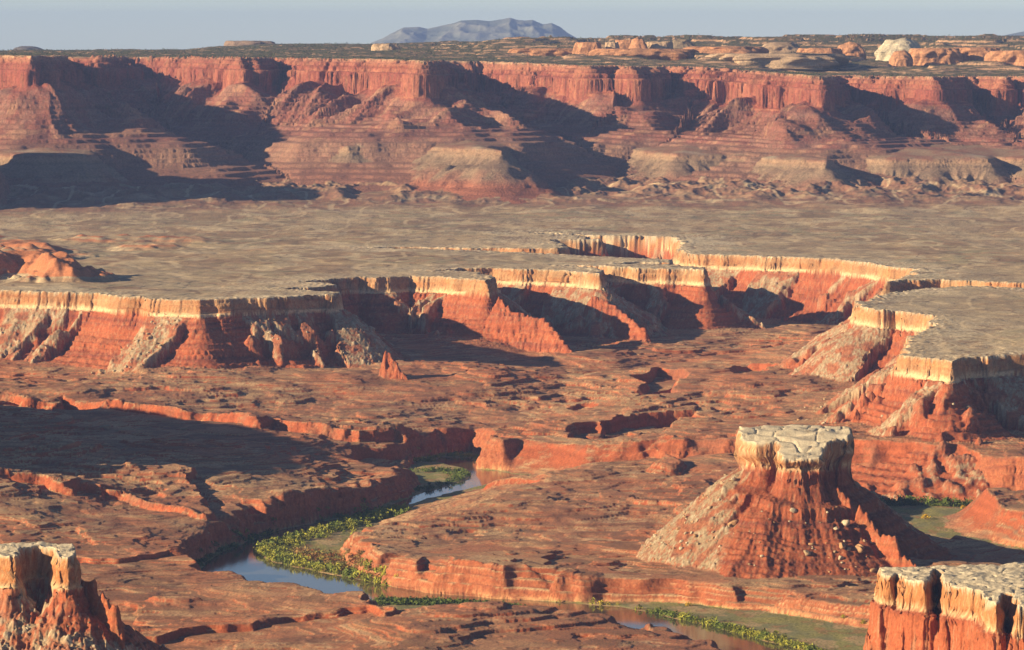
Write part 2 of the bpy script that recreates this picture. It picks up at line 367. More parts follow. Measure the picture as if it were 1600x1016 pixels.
    gent = np.maximum(gent, np.exp(-(((x - gx1) / 95) ** 2 + ((y - gy1) / 330) ** 2)))
    gent = np.clip(gent * 1.6, 0, 1)
    wx0, wy0 = P(810, 735, HV)
    slump = sm(.0, .5, n2(x / 48, y / 48, 87)) * (1 - np.exp(-(((x - wx0) / 110) ** 2 + ((y - wy0) / 350) ** 2)))
    Wd = mix(15 + 6 * wa + 34 * slump, f4(150), gent) + 5 * (wc + 0.5)
    tv = np.clip(dV / Wd, 0, 1)
    pv = mix(np.interp(tv, [0, .05, .12, .24, .34, .46, .54, .66, .76, .88, 1], [0, .10, .32, .36, .58, .62, .80, .83, .93, .96, 1]).astype(f4), tv, np.clip(gent * 2, 0, 1))
    inV = dV < 0
    zv = f4(HV) + 1.2 * sm(0, 30, -dV) * (0.3 + fbm(x / 45, y / 45, 2, 95))
    dW = W.dist(x + 2 * wc, y + 2 * wd)
    zv = np.where(dW < 6, zv - 1.0 * sm(6, 0, dW) - 5 * sm(0, -5, dW), zv)
    flat_ = (1 - sm(30, 330, dV)) * sm(5700, 5300, y) * sm(2, 30, dV + 30)
    zf = zf + (f4(-572) - zf) * flat_ * .35
    zf = np.where(zf < HV + 6, HV + 6, zf)
    floor = np.where(inV, zv, f4(HV) + (zf - f4(HV)) * pv)
    # --- put together
    h = floor; cls = np.where(inV, CV, CF)
    m = (hA > h) & (y < 11400); 
    h = np.where(m, hA, h); cls = np.where(m, CM, cls)
    back = y >= 11400
    h = np.where(back, zb, h); cls = np.where(back, CM, cls)
    m = (hS > h) & (y > 10000); h = np.where(m, hS, h); cls = np.where(m, CSH, cls)
    m = (hE > h) & (y > 10500); h = np.where(m, hE, h); cls = np.where(m, np.where(plate, CP, CE), cls)
    cls = np.where((cls == CM) & (y < 8200) & (px > 1250) & (x > 500), CMR, cls)
    R['rid'] = 0
    # --- the capped butte
    lb = (x > CB.x0) & (x < CB.x0 + CB.nx * CB.cell) & (y > CB.y0) & (y < CB.y0 + CB.ny * CB.cell)
    R['dcap'] = np.full(x.shape, 99, f4); R['rubb'] = rub
    if lb.any():
        X = x[lb]; Y = y[lb]
        d = CB.dist(X + 1.3 * wc[lb] + .3 * n8[lb], Y + 1.3 * wd[lb] + .3 * n8[lb])
        d = d + terr(3.6 * n2(X / 19, Y / 19, 107), 2.6, 9, .05) * sm(12, 4, np.abs(d))
        ang = np.arctan2(Y - BC[1], X - BC[0])
        side = sm(28, 82, BC[0] - X + 12 * wa[lb] + 0.25 * (Y - BC[1]))          # 1 on the left (boulder fan)
        gr = ridg(np.cos(ang) * 5, np.sin(ang) * 5 + d / 160, 3, 100)
        front = sm(30, -40, Y - BC[1])
        lf = np.clip(side + (1 - front) * 0.6, 0, 1)
        db = np.maximum(d, 0) - sm(5, 40, d) * 9 * (gr - 0.35) * (1 - 0.6 * lf)
        t1 = np.interp(db * 1.1, [0, 4, 9, 60, 110, 140, 190, 260], [0, -5, -11, -52, -90, -116, -140, -170])
        t2 = np.interp(db * 1.16, [0, 4, 7, 13, 30, 36, 58, 66, 90, 100, 130, 170, 260], [0, -3, -12, -26, -32, -42, -52, -62, -72, -80, -92, -106, -130])
        t2 = mix(t2, terr(t2 + 2.5 * wa[lb], 5, 4, 0.3), sm(-.3, .3, wb[lb]))
        base = f4(-482) + 10 * sm(0, 50, BC[0] - X) + mix(t2, t1, lf) + (n8[lb] * .9 + .8 * n2(X / 3, Y / 3, 13))
        ht = f4(-437) - 0.27 * np.clip(BC[1] + 5 - Y, 0, 200) + 3.4 * n2(X / 24 + Y / 40, Y / 11, 101) + .25 * n2(X / 6, Y / 8, 102) - 3.0 * sm(.07, .02, np.abs(n2((X + Y) / 60, (X - Y) / 38, 106))) * .6
        cliff = np.clip(d / 4.5, 0, 1)
        hc = mix(ht, base, cliff)
        hb = np.where(d < 4.5, hc, base)
        cb = np.where(d < 4.6, CBC, CBT)
        q = RB.idx(X + 0.8 * n8[lb], Y + 0.8 * n8[lb]); dr = np.where(q[3], 99, RB.get(RB.d, q)); zr = RB.get(RB.zs, q)
        dj = n2(X / 4.2, Y / 30, 103)
        hr = zr + 4.5 * dj - np.maximum(dr - 2.0, 0) * (2.6 + 0.8 * dj)
        mm = (hr > hb) & (d > 4.6); hb = np.where(mm, hr, hb); cb = np.where(mm, CBR, cb)
        up = hb > h[lb]
        hh = h[lb]; hh[up] = hb[up]; h[lb] = hh
        cc = cls[lb]; cc[up] = cb[up]; cls[lb] = cc
        rr = rub[lb]; rr[up] = np.clip(lf * 1.0 + 0.5 * (wc[lb] * 0.8), 0, 1)[up]; R['rubb'] = rub.copy(); R['rubb'][lb] = rr
        t = R['dcap'][lb]; t[:] = d; R['dcap'][lb] = t
    for s, rdg, c1, c2, c3, zt in ((FL, RL, CLC, CLS, CLR, -425.0), (FR, None, CRC, CRS, CRS, -425.0)):
        lb = (x > s.x0) & (x < s.x0 + s.nx * s.cell) & (y > s.y0) & (y < s.y0 + s.ny * s.cell)
        if not lb.any(): continue
        X = x[lb]; Y = y[lb]
        d = s.dist(X + 0.8 * wc[lb] + .12 * n8[lb], Y + 0.8 * wd[lb] + .12 * n8[lb])
        d = d + terr(3.4 * n2(X / 14, Y / 14, 117), 1.6, 9, .05) * sm(8, 3, np.abs(d))
        q = s.idx(X, Y)
        col = ridg(X / 9, Y / 26, 2, 110)
        if s is FR:
            db = np.maximum(d, 0) - sm(2, 8, d) * 4.5 * (col - 0.3)
            t = np.interp(db, [0, 3.4, 4.6, 5.6, 10, 15, 27, 60, 200], [0, -23, -25, -31, -62, -75, -92, -115, -150])
        else:
            db = np.maximum(d, 0) - sm(2, 12, d) * 5 * (col - 0.3)
            t = np.interp(db, [0, 3.4, 5, 6, 9, 13, 60, 200], [0, -25, -27, -33, -38, -45, -82, -150])
        ht = f4(zt) + 1.8 * n2(X / 15, Y / 11, 111) + .5 * n2(X / 4, Y / 6, 112) - 1.6 * sm(.08, .02, np.abs(n2((X + Y) / 40, (X - Y) / 26, 116))) * .6
        hb = np.where(d < 0, ht, mix(ht, f4(zt), np.clip(d, 0, 1)) + t) + np.where(d > 4, 1.1 * n8[lb] + 0.9 * n2(X / 2.5, Y / 2.5, 14), 0)
        cb = np.where(hb > zt - 27, c1, c2)
        if rdg is not None:
            q = rdg.idx(X + 0.6 * n8[lb], Y + 0.6 * n8[lb]); dr = np.where(q[3], 99, rdg.get(rdg.d, q)); zr = rdg.get(rdg.zs, q)
            dj = n2(X / 3.6, Y / 20, 113)
            hr = zr + 3.5 * dj - np.maximum(dr - 1.6, 0) * (4.6 + 1.4 * dj)
            mm = (hr > hb) & (d > 1.5); hb = np.where(mm, hr, hb); cb = np.where(mm, c3, cb)
        up = (hb > h[lb])
        hh = h[lb]; hh[up] = hb[up]; h[lb] = hh
        cc = cls[lb]; cc[up] = cb[up]; cls[lb] = cc
        rr = R['rubb'][lb]; rr[up] = sm(-0.2, 0.3, wa[lb] + 0.3 * wc[lb])[up]; R['rubb'] = R['rubb'].copy(); R['rubb'][lb] = rr
        t = R['dcap'][lb]; t[:] = np.minimum(t, d); R['dcap'][lb] = t
    R['rib'] = np.zeros(x.shape, f4)
    for s in [RS] + RC:
        lb = (x > s.x0) & (x < s.x0 + s.nx * s.cell) & (y > s.y0) & (y < s.y0 + s.ny * s.cell)
        if not lb.any(): continue
        X = x[lb]; Y = y[lb]
        q = s.idx(X + 2 * n8[lb], Y + 2 * n8[lb]); dr = s.get(s.d, q); zr = s.get(s.zs, q) - (0 if s is RS else 8)
        k, wi = (4.2, 1.2) if s is RS else (2.2, 2)
        hr = zr + 4 * n2(X / 6, Y / 14, 115) - np.maximum(dr - wi, 0) * k
        if s is not RS: hr = terr(hr, 7, 4, 0.35)
        up = (hr > h[lb]) & (dA[lb] > 4)
        hh = h[lb]; hh[up] = hr[up]; h[lb] = hh
        t = R['rib'][lb]; t[up] = 1; R['rib'][lb] = t
        rr = R['rubb'][lb]; rr[up] = 0; R['rubb'] = R['rubb'].copy(); R['rubb'][lb] = rr
        cc = cls[lb]; cc[up] = CM; cls[lb] = cc
    R.update(zS=zS, h=h, cls=cls, dA=dA, dE=dE2, dS=dS2, dV=dV, dW=dW, mx=mx, my=my, emx=emx, emy=emy, px=px, wa=wa, wc=wc, n8=n8, fn=fn, zb=zb, g1=g1, eg=eg, foot=foot, hills=hills, zf=zf, cx=cx, cy=cy, dEr=dEr, nb=n_big, ledge=ledge)
    return R

# ------------------------------------------------------------------ land mesh: rows and columns fan out from the overlook
QUAL = 1.0
cols = np.concatenate([np.arange(-1900, -420, 16), np.arange(-420, -50, 5), np.arange(-50, 1650, 1.45 / QUAL), np.arange(1650, 1860, 5), np.arange(1860, 2400, 20)]).astype(np.float64)
tx = (cols - 800) / F
NC = len(cols)
NS = 3600
rs = np.exp(np.linspace(math.log(3150), math.log(15500), NS))
rs = np.concatenate([rs, np.exp(np.linspace(math.log(15520), math.log(70000), 160))])
from concurrent.futures import ThreadPoolExecutor
def coarse(i0, i1):
    t = tx[i0:i1][:, None]
    y = np.broadcast_to(rs[None, :], (i1 - i0, len(rs)))
    x = y * t
    return fields(x.ravel(), y.ravel())['h'].reshape(i1 - i0, -1)
ch = [(i, min(i + 48, NC)) for i in range(0, NC, 48)]
with ThreadPoolExecutor(4) as ex:
    H0 = np.concatenate(list(ex.map(lambda a: coarse(*a), ch)))
print('coarse', time.time() - T0, H0.shape)
NR = int(3200 * QUAL)
v = H0 / rs[None, :] * 4480
dv = np.abs(np.diff(v, axis=1))
dl = np.diff(np.log(rs))[None, :]
ds = np.sqrt(np.minimum(dv, 60) ** 2 + (dl * 330) ** 2)
k = np.array([1, 2, 3, 3, 3, 2, 1.]); k /= k.sum()
pad = np.pad(ds, ((3, 3), (0, 0)), 'edge')
ds = sum(k[i] * pad[i:i + NC] for i in range(7))
pad = np.pad(ds, ((0, 0), (2, 2)), 'edge')
ds = sum(pad[:, i:i + ds.shape[1]] for i in range(5)) / 5
# the land is cut into rings; every column gets the same number of rows in a ring, packed where its cliffs are
nseg = ds.shape[1]
brk = np.unique(np.concatenate([np.searchsorted(rs, np.exp(np.arange(math.log(3150), math.log(15500), .016))), [0, nseg]]))
mid = (cols > -20) & (cols < 1620)
RR = []
tot = np.array([np.percentile(ds[mid, a:b_].sum(1), 88) for a, b_ in zip(brk[:-1], brk[1:])])
for (a, b_), tt in zip(zip(brk[:-1], brk[1:]), tot):
    seg = ds[:, a:b_]; m_ = seg.sum(1, keepdims=True)
    seg = seg + m_ / seg.shape[1] * .35 + 1e-6
    cm = np.concatenate([np.zeros((NC, 1)), np.cumsum(seg, 1)], 1); cm /= cm[:, -1:]
    nn = max(3, int(round(tt * NR / tot.sum())))
    u = np.arange(nn) / nn
    blk_ = np.empty((NC, nn))
    for i in range(NC): blk_[i] = np.interp(u, cm[i], rs[a:b_ + 1])
    RR.append(blk_)
RR.append(np.full((NC, 1), rs[-1])); RR = np.concatenate(RR, 1); NR = RR.shape[1]
del H0, v, dv, ds, pad
print('rows', NR)
gk = np.exp(-0.5 * (np.arange(-14, 15) / 1.6) ** 2); gk /= gk.sum()
pad = np.pad(RR, ((14, 14), (0, 0)), 'edge')
RR = sum(gk[i] * pad[i:i + NC] for i in range(29))
YY = RR; XX = RR * tx[:, None]

# ------------------------------------------------------------------ colour of the land
def c3(*a): return np.array(a, f4)
WHITE, CREAM, VARN, ORAN = c3(.42, .355, .25), c3(.385, .235, .125), c3(.24, .10, .042), c3(.43, .175, .06)
RED, REDD, REDL = c3(.30, .085, .038), c3(.19, .056, .034), c3(.36, .135, .066)
RUBB, RUBD = c3(.33, .245, .155), c3(.21, .15, .098)
FLO, FLT, FLD = c3(.35, .150, .080), c3(.43, .28, .155), c3(.15, .08, .05)
BEN, BENP, BENG = c3(.39, .295, .18), c3(.38, .245, .15), c3(.33, .285, .18)
def worley(x, y, seed=0):
    xi = np.floor(x); yi = np.floor(y); best = np.full(x.shape, 9, f4); cid = np.zeros(x.shape, f4)
    for dx in (-1, 0, 1):
        for dy in (-1, 0, 1):
            i = ((xi + dx).astype(np.int64) * 73856093 ^ (yi + dy).astype(np.int64) * 19349663 ^ (seed * 83492791)) & 0xffff
            a = _wr[i]; b_ = _wr[(i + 7919) & 0xffff]
            d = (xi + dx + a - x) ** 2 + (yi + dy + b_ - y) ** 2
            m = d < best; best = np.where(m, d, best); cid = np.where(m, _wr[(i + 104729) & 0xffff], cid)
    return np.sqrt(best), cid
_wr = np.random.default_rng(5).uniform(0, 1, 65536).astype(f4)
def L(a, b, t): return a + (b - a) * t[:, None]
def colour(R, x, y, slope):
    h = R['h']; cls = R['cls']; n = len(h)
    n3 = n2(x / 2.6, y / 2.6, 120); n5 = n2(x / 5, y / 5, 121); n40 = fbm(x / 60, y / 60, 3, 122); n200 = fbm(x / 260, y / 420, 3, 124)
    zj = h + 1.5 * R['wc'] + 2 * R['wa']
    band = n2(zj / 5.5, zj * 0 + x / 900, 130); band2 = n2(zj / 1.7, x / 300, 131)
    steep = sm(0.35, 0.9, slope)
    C = np.zeros((n, 3), f4)
    # floor
    fb = n2((h + .6 * R['wc']) / 2.1, x / 700, 133); fb2 = n2((h + .3 * R['wc']) / .9, x / 250, 134)
    t = np.clip(0.40 + 1.2 * n200 + 0.5 * n40 + .7 * fb, 0, 1) * sm(1.0, 0.25, slope)
    c = L(FLO[None], FLT[None], t)
    c = L(c, FLO[None] * 1.15, sm(0.1, 0.45, -n40) * 0.6); c = L(c, FLD[None], sm(.05, .35, fb2) * .6); c = L(c, c3(.52, .36, .21)[None], sm(.2, .45, -fb2) * sm(-.1, .25, n40) * .7)
    led = steep * (0.5 + 0.5 * sm(-.3, .3, band2))
    c = L(c, RED[None] * (1 + 0.3 * band[:, None]), sm(.3, .75, slope))
    c = L(c, CREAM[None] * .8, sm(.18, .4, band2 + 0.5 * n40) * sm(.12, .35, n40) * 0.5)
    scr = sm(0.15, 0.45, n3 + 0.5 * n40) * sm(.5, .2, slope)
    c = L(c, FLD[None], scr * 0.5); c = L(c, c3(.20, .095, .06)[None], sm(.1, .3, fbm(x / 70, y / 110, 4, 126)) * .55)
    m = cls == CF; C[m] = c[m]
    # river walls
    wv = sm(40, 4, R['dV']) * sm(.5, .9, slope) * (cls == CF)
    wc_ = L(REDL[None] * 1.0, c3(.50, .26, .13)[None], sm(-20, -27, h + 570 + 3 * R['wa'])); wc_ = L(wc_, RED[None], sm(-.1, .3, band2) * .8); wc_ = L(wc_, REDD[None], sm(.1, .4, n2(x / 6 + y / 6, h / 14, 137)) * .55)
    wc_ *= .86; C = L(C, wc_, wv)
    # valley floor
    green = c3(.13, .14, .04); olive = c3(.28, .26, .10); sand = c3(.42, .30, .17); grn2 = c3(.19, .19, .10)
    t = fbm(x / 28, y / 50, 3, 140)
    c = L(grn2[None], olive[None], sm(-.3, .3, t)); c = L(c, sand[None], sm(.04, .22, fbm(x / 40, y / 60, 3, 143)) * .8); c = L(c, c3(.33, .16, .08)[None], sm(.15, .3, fbm(x / 25, y / 40, 3, 146)) * .6)
    c = L(c, green[None], sm(.0, .3, n3 + t * .5) * .6)
    c = L(c, c3(.30, .21, .12)[None], sm(4, 0, R['dW']))
    m = cls == CV; C[m] = c[m]
    # bench
    near = sm(-230, -8, R['dA'] + 50 * R['wa'])
    c = L(BEN[None], BENG[None] * .85, np.clip(.5 + 2.2 * n200, 0, 1)); c = L(c, BENP[None], sm(.0, .3, n40 + .4 * n200) * .75)
    c = L(c, c3(.52, .43, .29)[None], sm(.10, .2, fbm(x / 90, y / 200, 4, 152)) * .6); c = L(c, c3(.23, .145, .09)[None], sm(.10, .2, fbm(x / 120, y / 240, 4, 155)) * .6)
    c = L(c, c3(.56, .485, .35)[None], near * np.clip(.5 + 1.3 * n5 + .9 * R['n8'], 0, 1))
    c = L(c, c3(.22, .095, .065)[None] * 1.0, sm(.06, .3, R['foot'] + .12 * n200) * .8 * np.clip(.8 + n40, .3, 1))
    c = L(c, c * .72, sm(0, .4, n2(h / 1.9, x / 900, 156)) * .6)
    c = L(c, c3(.34, .27, .18)[None], sm(.15, .4, n2(x / 200, y / 900, 150)) * .5 * sm(.35, .05, R['foot']))
    c = L(c, c3(.15, .12, .08)[None], sm(.1, .5, n3 + n40 * .6) * .4)
    c = L(c, c3(.17, .115, .08)[None], sm(.035, .012, np.abs(n2(x / 210 + .3 * R['wa'], y / 210, 157))) * .7); c = L(c, c3(.56, .45, .29)[None], sm(.05, .02, np.abs(n2(x / 150, y / 380 + .2 * R['wa'], 158))) * .5)
    hill = (y > 7560) & (h - R['zb'] > 3.5) & (R['dA'] < -20)
    c = L(c, L(c3(.38, .155, .075)[None], c3(.33, .26, .17)[None], sm(.1, .4, band)), sm(3, 9, h - R['zb']) * (R['dA'] < -20) * (R['foot'] < .15))
    cl = L(CREAM[None], ORAN[None], sm(-.1, .5, n2(R['mx'] / 30, h / 11, 160)) * .55)
    str_ = sm(.05, .4, .3 * n2((R['cx'] + R['cy']) / 3.4, h / 60, 161) + .7 * n2((R['cx'] + R['cy']) / 13, h / 40, 164) + .3 * n2(R['cx'] / 60, R['cy'] / 60, 162))
    cl = L(cl, VARN[None], str_ * .3 * sm(-26, -15, h - R['zb']))
    cl = L(cl, VARN[None] * 1.3, sm(.05, .35, n2((h - R['zb']) / 2.2, x / 260, 163)) * .75); cl = cl * (1 - .25 * sm(0, .4, n2(R['cx'] / 45, R['cy'] / 45, 167)))[:, None]
    cl = L(cl, c3(.60, .45, .27)[None], sm(-20.5, -22.5, h - R['zb']) * .9)
    red = L(RED[None], REDD[None], sm(-.2, .5, band)); red = L(red, REDL[None], sm(.1, .5, band2) * .7); red = L(red, RUBB[None] * .9, sm(.3, .6, n3 + n5 * .5) * .35)
    i1, i2 = R['id1'], R['id2']; rb = L(RUBD[None] * 1.25, RUBB[None], sm(.15, .6, i1)); rb = L(rb, WHITE[None] * .95, sm(.88, .94, i1)); rb = L(rb, RED[None] * 1.1, sm(.34, .2, i1) * .6)
    rb = L(rb, WHITE[None], (i2 > .88) * sm(.5, .3, R['w2']) * .8); rb = L(rb, red, sm(.1, .35, R['wc'] + .3 * R['wa']) * .8)
    rmask = sm(.35, .65, R['rubb'] + .3 * n5)
    sl = L(red, rb, rmask)
    dd = h - R['zb']
    m = ((cls == CM) | (cls == CMR))
    outc = (R['dA'] >= 0) & (R['rib'] < .5)
    cc = L(c, cl, (outc & (dd > -27.5)).astype(f4)); cc = L(cc, sl, ((outc & (dd <= -27.5)) | (R['rib'] > .5)).astype(f4))
    C[m] = cc[m]
    # shelf
    dd = h - R['zS']
    c = L(c3(.25, .13, .09)[None], c3(.27, .19, .13)[None], sm(-.3, .3, n40))
    c = L(c, c3(.245, .18, .125)[None], sm(-3, -12, dd) * .8 * sm(-70, -30, dd))
    c = L(c, c3(.34, .225, .145)[None], (sm(-2, -4, dd) * sm(-16, -12, dd) + sm(-84, -88, dd) * sm(-99, -95, dd)) * .7)
    c = L(c, c3(.30, .12, .075)[None], sm(-66, -90, dd)); c = L(c, c * .7, sm(0, .5, band) * .6 * (dd < -4))
    c = L(c, c3(.50, .46, .36)[None], sm(0.25, .5, n2(x / 160, y / 160, 170)) * sm(4, 12, -np.abs(dd - 6) + 12) * .6)
    m = cls == CSH; C[m] = c[m]
    # escarpment
    e = R['dE']; band3 = n2(zj / 9, x / 2000, 172)
    c = L(c3(.24, .075, .056)[None], c3(.30, .112, .075)[None], sm(-.2, .4, n2(R['emx'] / 90, R['emy'] / 90, 173)))
    c = L(c, c3(.25, .09, .06)[None], sm(.05, .45, n2((R['emx'] + R['emy']) / 11, h / 120, 174)) * .45)
    c = L(c, c3(.27, .085, .055)[None], sm(0, .35, band3) * .75); c = L(c, c3(.46, .21, .12)[None], sm(.1, .4, n2(zj / 6, x / 1500, 178)) * .5)
    c = L(c, c3(.40, .20, .13)[None], sm(20, 0, e) * .6)
    tal = L(c3(.255, .10, .075)[None], c3(.275, .145, .11)[None], sm(-.3, .4, n40 + .3 * n5)); tal = L(tal, c3(.18, .08, .055)[None], sm(0, .35, band3) * .7)
    tal = L(tal, c3(.22, .10, .08)[None], sm(.1, .4, n2(zj / 22, x / 3000, 176)) * .6); tal = L(tal, c3(.42, .24, .15)[None], sm(.2, .45, n2((R['emx'] - R['emy']) / 14, e / 90, 177)) * .5)
    c = L(c, tal, sm(60, 70, e)); c = L(c, c3(.25, .16, .115)[None], sm(300, 420, e) * .6)
    c = L(c, c3(.24, .115, .08)[None], sm(420, 640, e)); c = L(c, c3(.10, .09, .05)[None], sm(.25, .5, n3 + n5 * .6) * .35)
    m = cls == CE; C[m] = c[m]
    c = L(c3(.075, .08, .042)[None], c3(.20, .13, .08)[None], sm(.0, .35, n5 + .4 * n40) * .5)
    c = L(c, c3(.50, .32, .20)[None], np.clip(sm(.10, .3, slope) + .4 * sm(.3, .5, n40), 0, 1) * sm(24000, 16000, y))
    c = L(c, c3(.09, .085, .06)[None], sm(17000, 24000, y) * .8)
    m = cls == CP; C[m] = c[m]
    # butte and near outcrops
    m = (cls == CBT) | (cls == CBR) | (cls == CLS) | (cls == CLR) | (cls == CRS)
    c = L(red * 1.02, rb, rmask * ((cls == CBT) | (cls == CLS)))
    c = L(c, ORAN[None] * 1.0, ((cls == CLR) | (cls == CBR) | (cls == CRS)) * .3 * sm(-.2, .4, band))
    c = L(c, c * .82, (cls == CBT) * 1.0)
    C[m] = c[m]
    m = (cls == CBC) | (cls == CLC) | (cls == CRC)
    sid = L(CREAM[None], ORAN[None], sm(-.35, .25, n2(x / 50 + y / 50, h / 5, 180)) * .8); sid = L(sid, VARN[None], sm(-.05, .35, n2((x + y) / 90, h / 2.6, 181) + .35 * n2((x + y) / 26, h / 30, 183)) * .6)
    sid = L(sid, c3(.56, .42, .25)[None], sm(.15, .35, n2(h / 1.5, x / 60, 182)) * .7); sid = L(sid, VARN[None] * .9, sm(.12, .3, n2(h / 1.9 + .3 * R['wc'], x / 80, 184)) * .7)
    sid = L(sid, c3(.36, .15, .055)[None], (cls == CLC) * .4 + (cls == CRC) * .5)
    topc = L(c3(.52, .46, .34)[None], RUBB[None], sm(.2, .6, R['n8'] + n3 * .6) * .35)
    c = L(topc, sid, sm(.0, .25, R['dcap'])); lo_ = np.where(cls == CBC, h + 472, np.where(cls == CRC, h + 445, h + 449)) + .3 * R['wa']; c = L(c, c3(.50, .35, .20)[None], sm(1.5, 0, lo_)); c = L(c, red, sm(-2, -3.5, lo_)); C[m] = c[m]
    C *= (1 + .12 * n2(x / 1.4, y / 1.4, 190) + .10 * n5)[:, None]
    return np.clip(C, 0.01, .85)

def fine(i0, i1):
    x = XX[i0:i1].ravel(); y = YY[i0:i1].ravel()
    R = fields(x, y)
    h = R['h']
    e = 1.2
    hx = fields(x + e, y)['h']; hy = fields(x, y + e)['h']
    slope = np.hypot(hx - h, hy - h) / e
    x_, y_ = x.astype(f4), y.astype(f4)
    w1, id1 = worley(x_ / 2.6, y_ / 2.6, 1); w2, id2 = worley(x_ / 7.5 + 3, y_ / 7.5, 2)
    R['id1'], R['id2'], R['w2'] = id1, id2, w2
    C = colour(R, x_, y_, slope)
    talm = (((R['cls'] == CM) | (R['cls'] == CMR)) & (R['dA'] > 7) | (R['cls'] == CBT) | (R['cls'] == CLS)) * sm(.35, .65, R['rubb'])
    apr = (R['cls'] == CF) * sm(190, 90, R['dA']) * (id1 > .82)
    h = h + talm * (sm(.75, .2, w1) * (.3 + .9 * id1) + (id2 > .88) * sm(.5, .25, w2) * 2.4) + apr * sm(.6, .2, w1) * 1.2
    # ledges: push steep rock in and out horizontally by layer
    gx = (hx - h) / e; gy = (hy - h) / e; gl = np.maximum(slope, 1e-3)
    st = sm(1.2, 3.0, slope)
    st = st * np.where((R['cls'] == CM) | (R['cls'] == CMR), sm(0, .8, R['dA']), 1) * np.where((R['cls'] == CBC) | (R['cls'] == CLC) | (R['cls'] == CRC), sm(0, .5, R['dcap']), 1)
    lay = n2(h / 4.2, (x + y) / 160, 200) * 2.0 + n2(h / 1.5, (x - y) / 90, 201) * .9 + n2((x + y) / 12, h / 4, 202) * .9
    k = np.where(y > 10500, 3.0, np.where(y < 5200, 0.9, 1.7))
    cb = R['cls'] == CBC
    capm = cb | (R['cls'] == CLC) | (R['cls'] == CRC)
    lay = np.where(capm, terr(n2(h / 6, (x + y) / 50, 203) * 4.5 + n2((x + y) / 24, h / 5, 205) * 2.5, 1.7, 8, .05) + n2(h / 1.6, (x - y) / 30, 204) * .7, lay)
    inw = np.where(cb, -12 * sm(-455, -481, h), 0)
    amt = st * (lay * k)
    x2 = x - gx / gl * amt; y2 = y - gy / gl * amt
    bx = BC[0] - x; by = BC[1] - y; br = np.hypot(bx, by) + 1
    und = np.where(cb, 7.5 * sm(-464, -470, h + 1.5 * R['wa']), np.where(R['cls'] == CBT, 7.5 * sm(22, 1.5, R['dcap']), 0)) * sm(4, 30, br)
    x2 = x2 + bx / br * und; y2 = y2 + by / br * und
    return np.stack([x2, y2, h + ZC], -1).astype(f4), C, R['cls'].astype(np.int8)
ch = [(i, min(i + 40, NC)) for i in range(0, NC, 40)]
with ThreadPoolExecutor(4) as ex:
    res = list(ex.map(lambda a: fine(*a), ch))
VV = np.concatenate([r[0] for r in res]); CC = np.concatenate([r[1] for r in res]); KK = np.concatenate([r[2] for r in res])
del res
print('fine', time.time() - T0)

# ------------------------------------------------------------------ materials and mesh helpers
def rock_mat(name, bump=.5, scale=.35, rough=.95, var=.25, dist=1.0):
    m = bpy.data.materials.new(name); m.use_nodes = True
    nt = m.node_tree; N = nt.nodes; Lk = nt.links
    b = N['Principled BSDF']; b.inputs['Roughness'].default_value = rough
    b.inputs['Specular IOR Level'].default_value = 0.15
    at = N.new('ShaderNodeAttribute'); at.attribute_name = 'Col'
    ge = N.new('ShaderNodeNewGeometry')
    n1 = N.new('ShaderNodeTexNoise'); n1.inputs['Scale'].default_value = scale; n1.inputs['Detail'].default_value = 6; n1.inputs['Roughness'].default_value = .7
    Lk.new(ge.outputs['Position'], n1.inputs['Vector'])
    mr = N.new('ShaderNodeMapRange'); mr.inputs[1].default_value = .25; mr.inputs[2].default_value = .75; mr.inputs[3].default_value = 1 - var; mr.inputs[4].default_value = 1 + var
    Lk.new(n1.outputs['Fac'], mr.inputs[0])
    mx = N.new('ShaderNodeVectorMath'); mx.operation = 'SCALE'
    Lk.new(at.outputs['Color'], mx.inputs[0]); Lk.new(mr.outputs[0], mx.inputs['Scale'])
    Lk.new(mx.outputs[0], b.inputs['Base Color'])
    bp = N.new('ShaderNodeBump'); bp.inputs['Strength'].default_value = bump; bp.inputs['Distance'].default_value = dist
    Lk.new(n1.outputs['Fac'], bp.inputs['Height']); Lk.new(bp.outputs[0], b.inputs['Normal'])
    return m
def mesh_obj(name, v, f, mat, col=None, parent=None, kind=None, label=None, cat=None, group=None, loc=None):
    me = bpy.data.meshes.new(name)
    v = np.asarray(v, f4); f = np.asarray(f, np.int32); k = f.shape[1]
    me.vertices.add(len(v)); me.vertices.foreach_set('co', v.ravel())
    me.loops.add(f.size); me.loops.foreach_set('vertex_index', f.ravel())
    me.polygons.add(len(f)); me.polygons.foreach_set('loop_start', np.arange(0, f.size, k, dtype=np.int32))
    me.polygons.foreach_set('loop_total', np.full(len(f), k, np.int32))
    me.update(calc_edges=True)
    if col is not None:
        at = me.color_attributes.new('Col', 'FLOAT_COLOR', 'POINT')
        c4 = np.ones((len(v), 4), f4); c4[:, :3] = col
        at.data.foreach_set('color', c4.ravel())
    me.materials.append(mat)
    o = bpy.data.objects.new(name, me); COL.objects.link(o)
    if parent: o.parent = parent
    tag(o, kind, label, cat, group)
    if loc is not None: o.location = loc
    return o
def tag(o, kind=None, label=None, cat=None, group=None):
    if kind: o['kind'] = kind
    if label: o['label'] = label
    if cat: o['category'] = cat
    if group: o['group'] = group
def empty(name, loc, label, cat, group=None):
    o = bpy.data.objects.new(name, None); COL.objects.link(o); o.location = loc
    tag(o, None, label, cat, group); return o

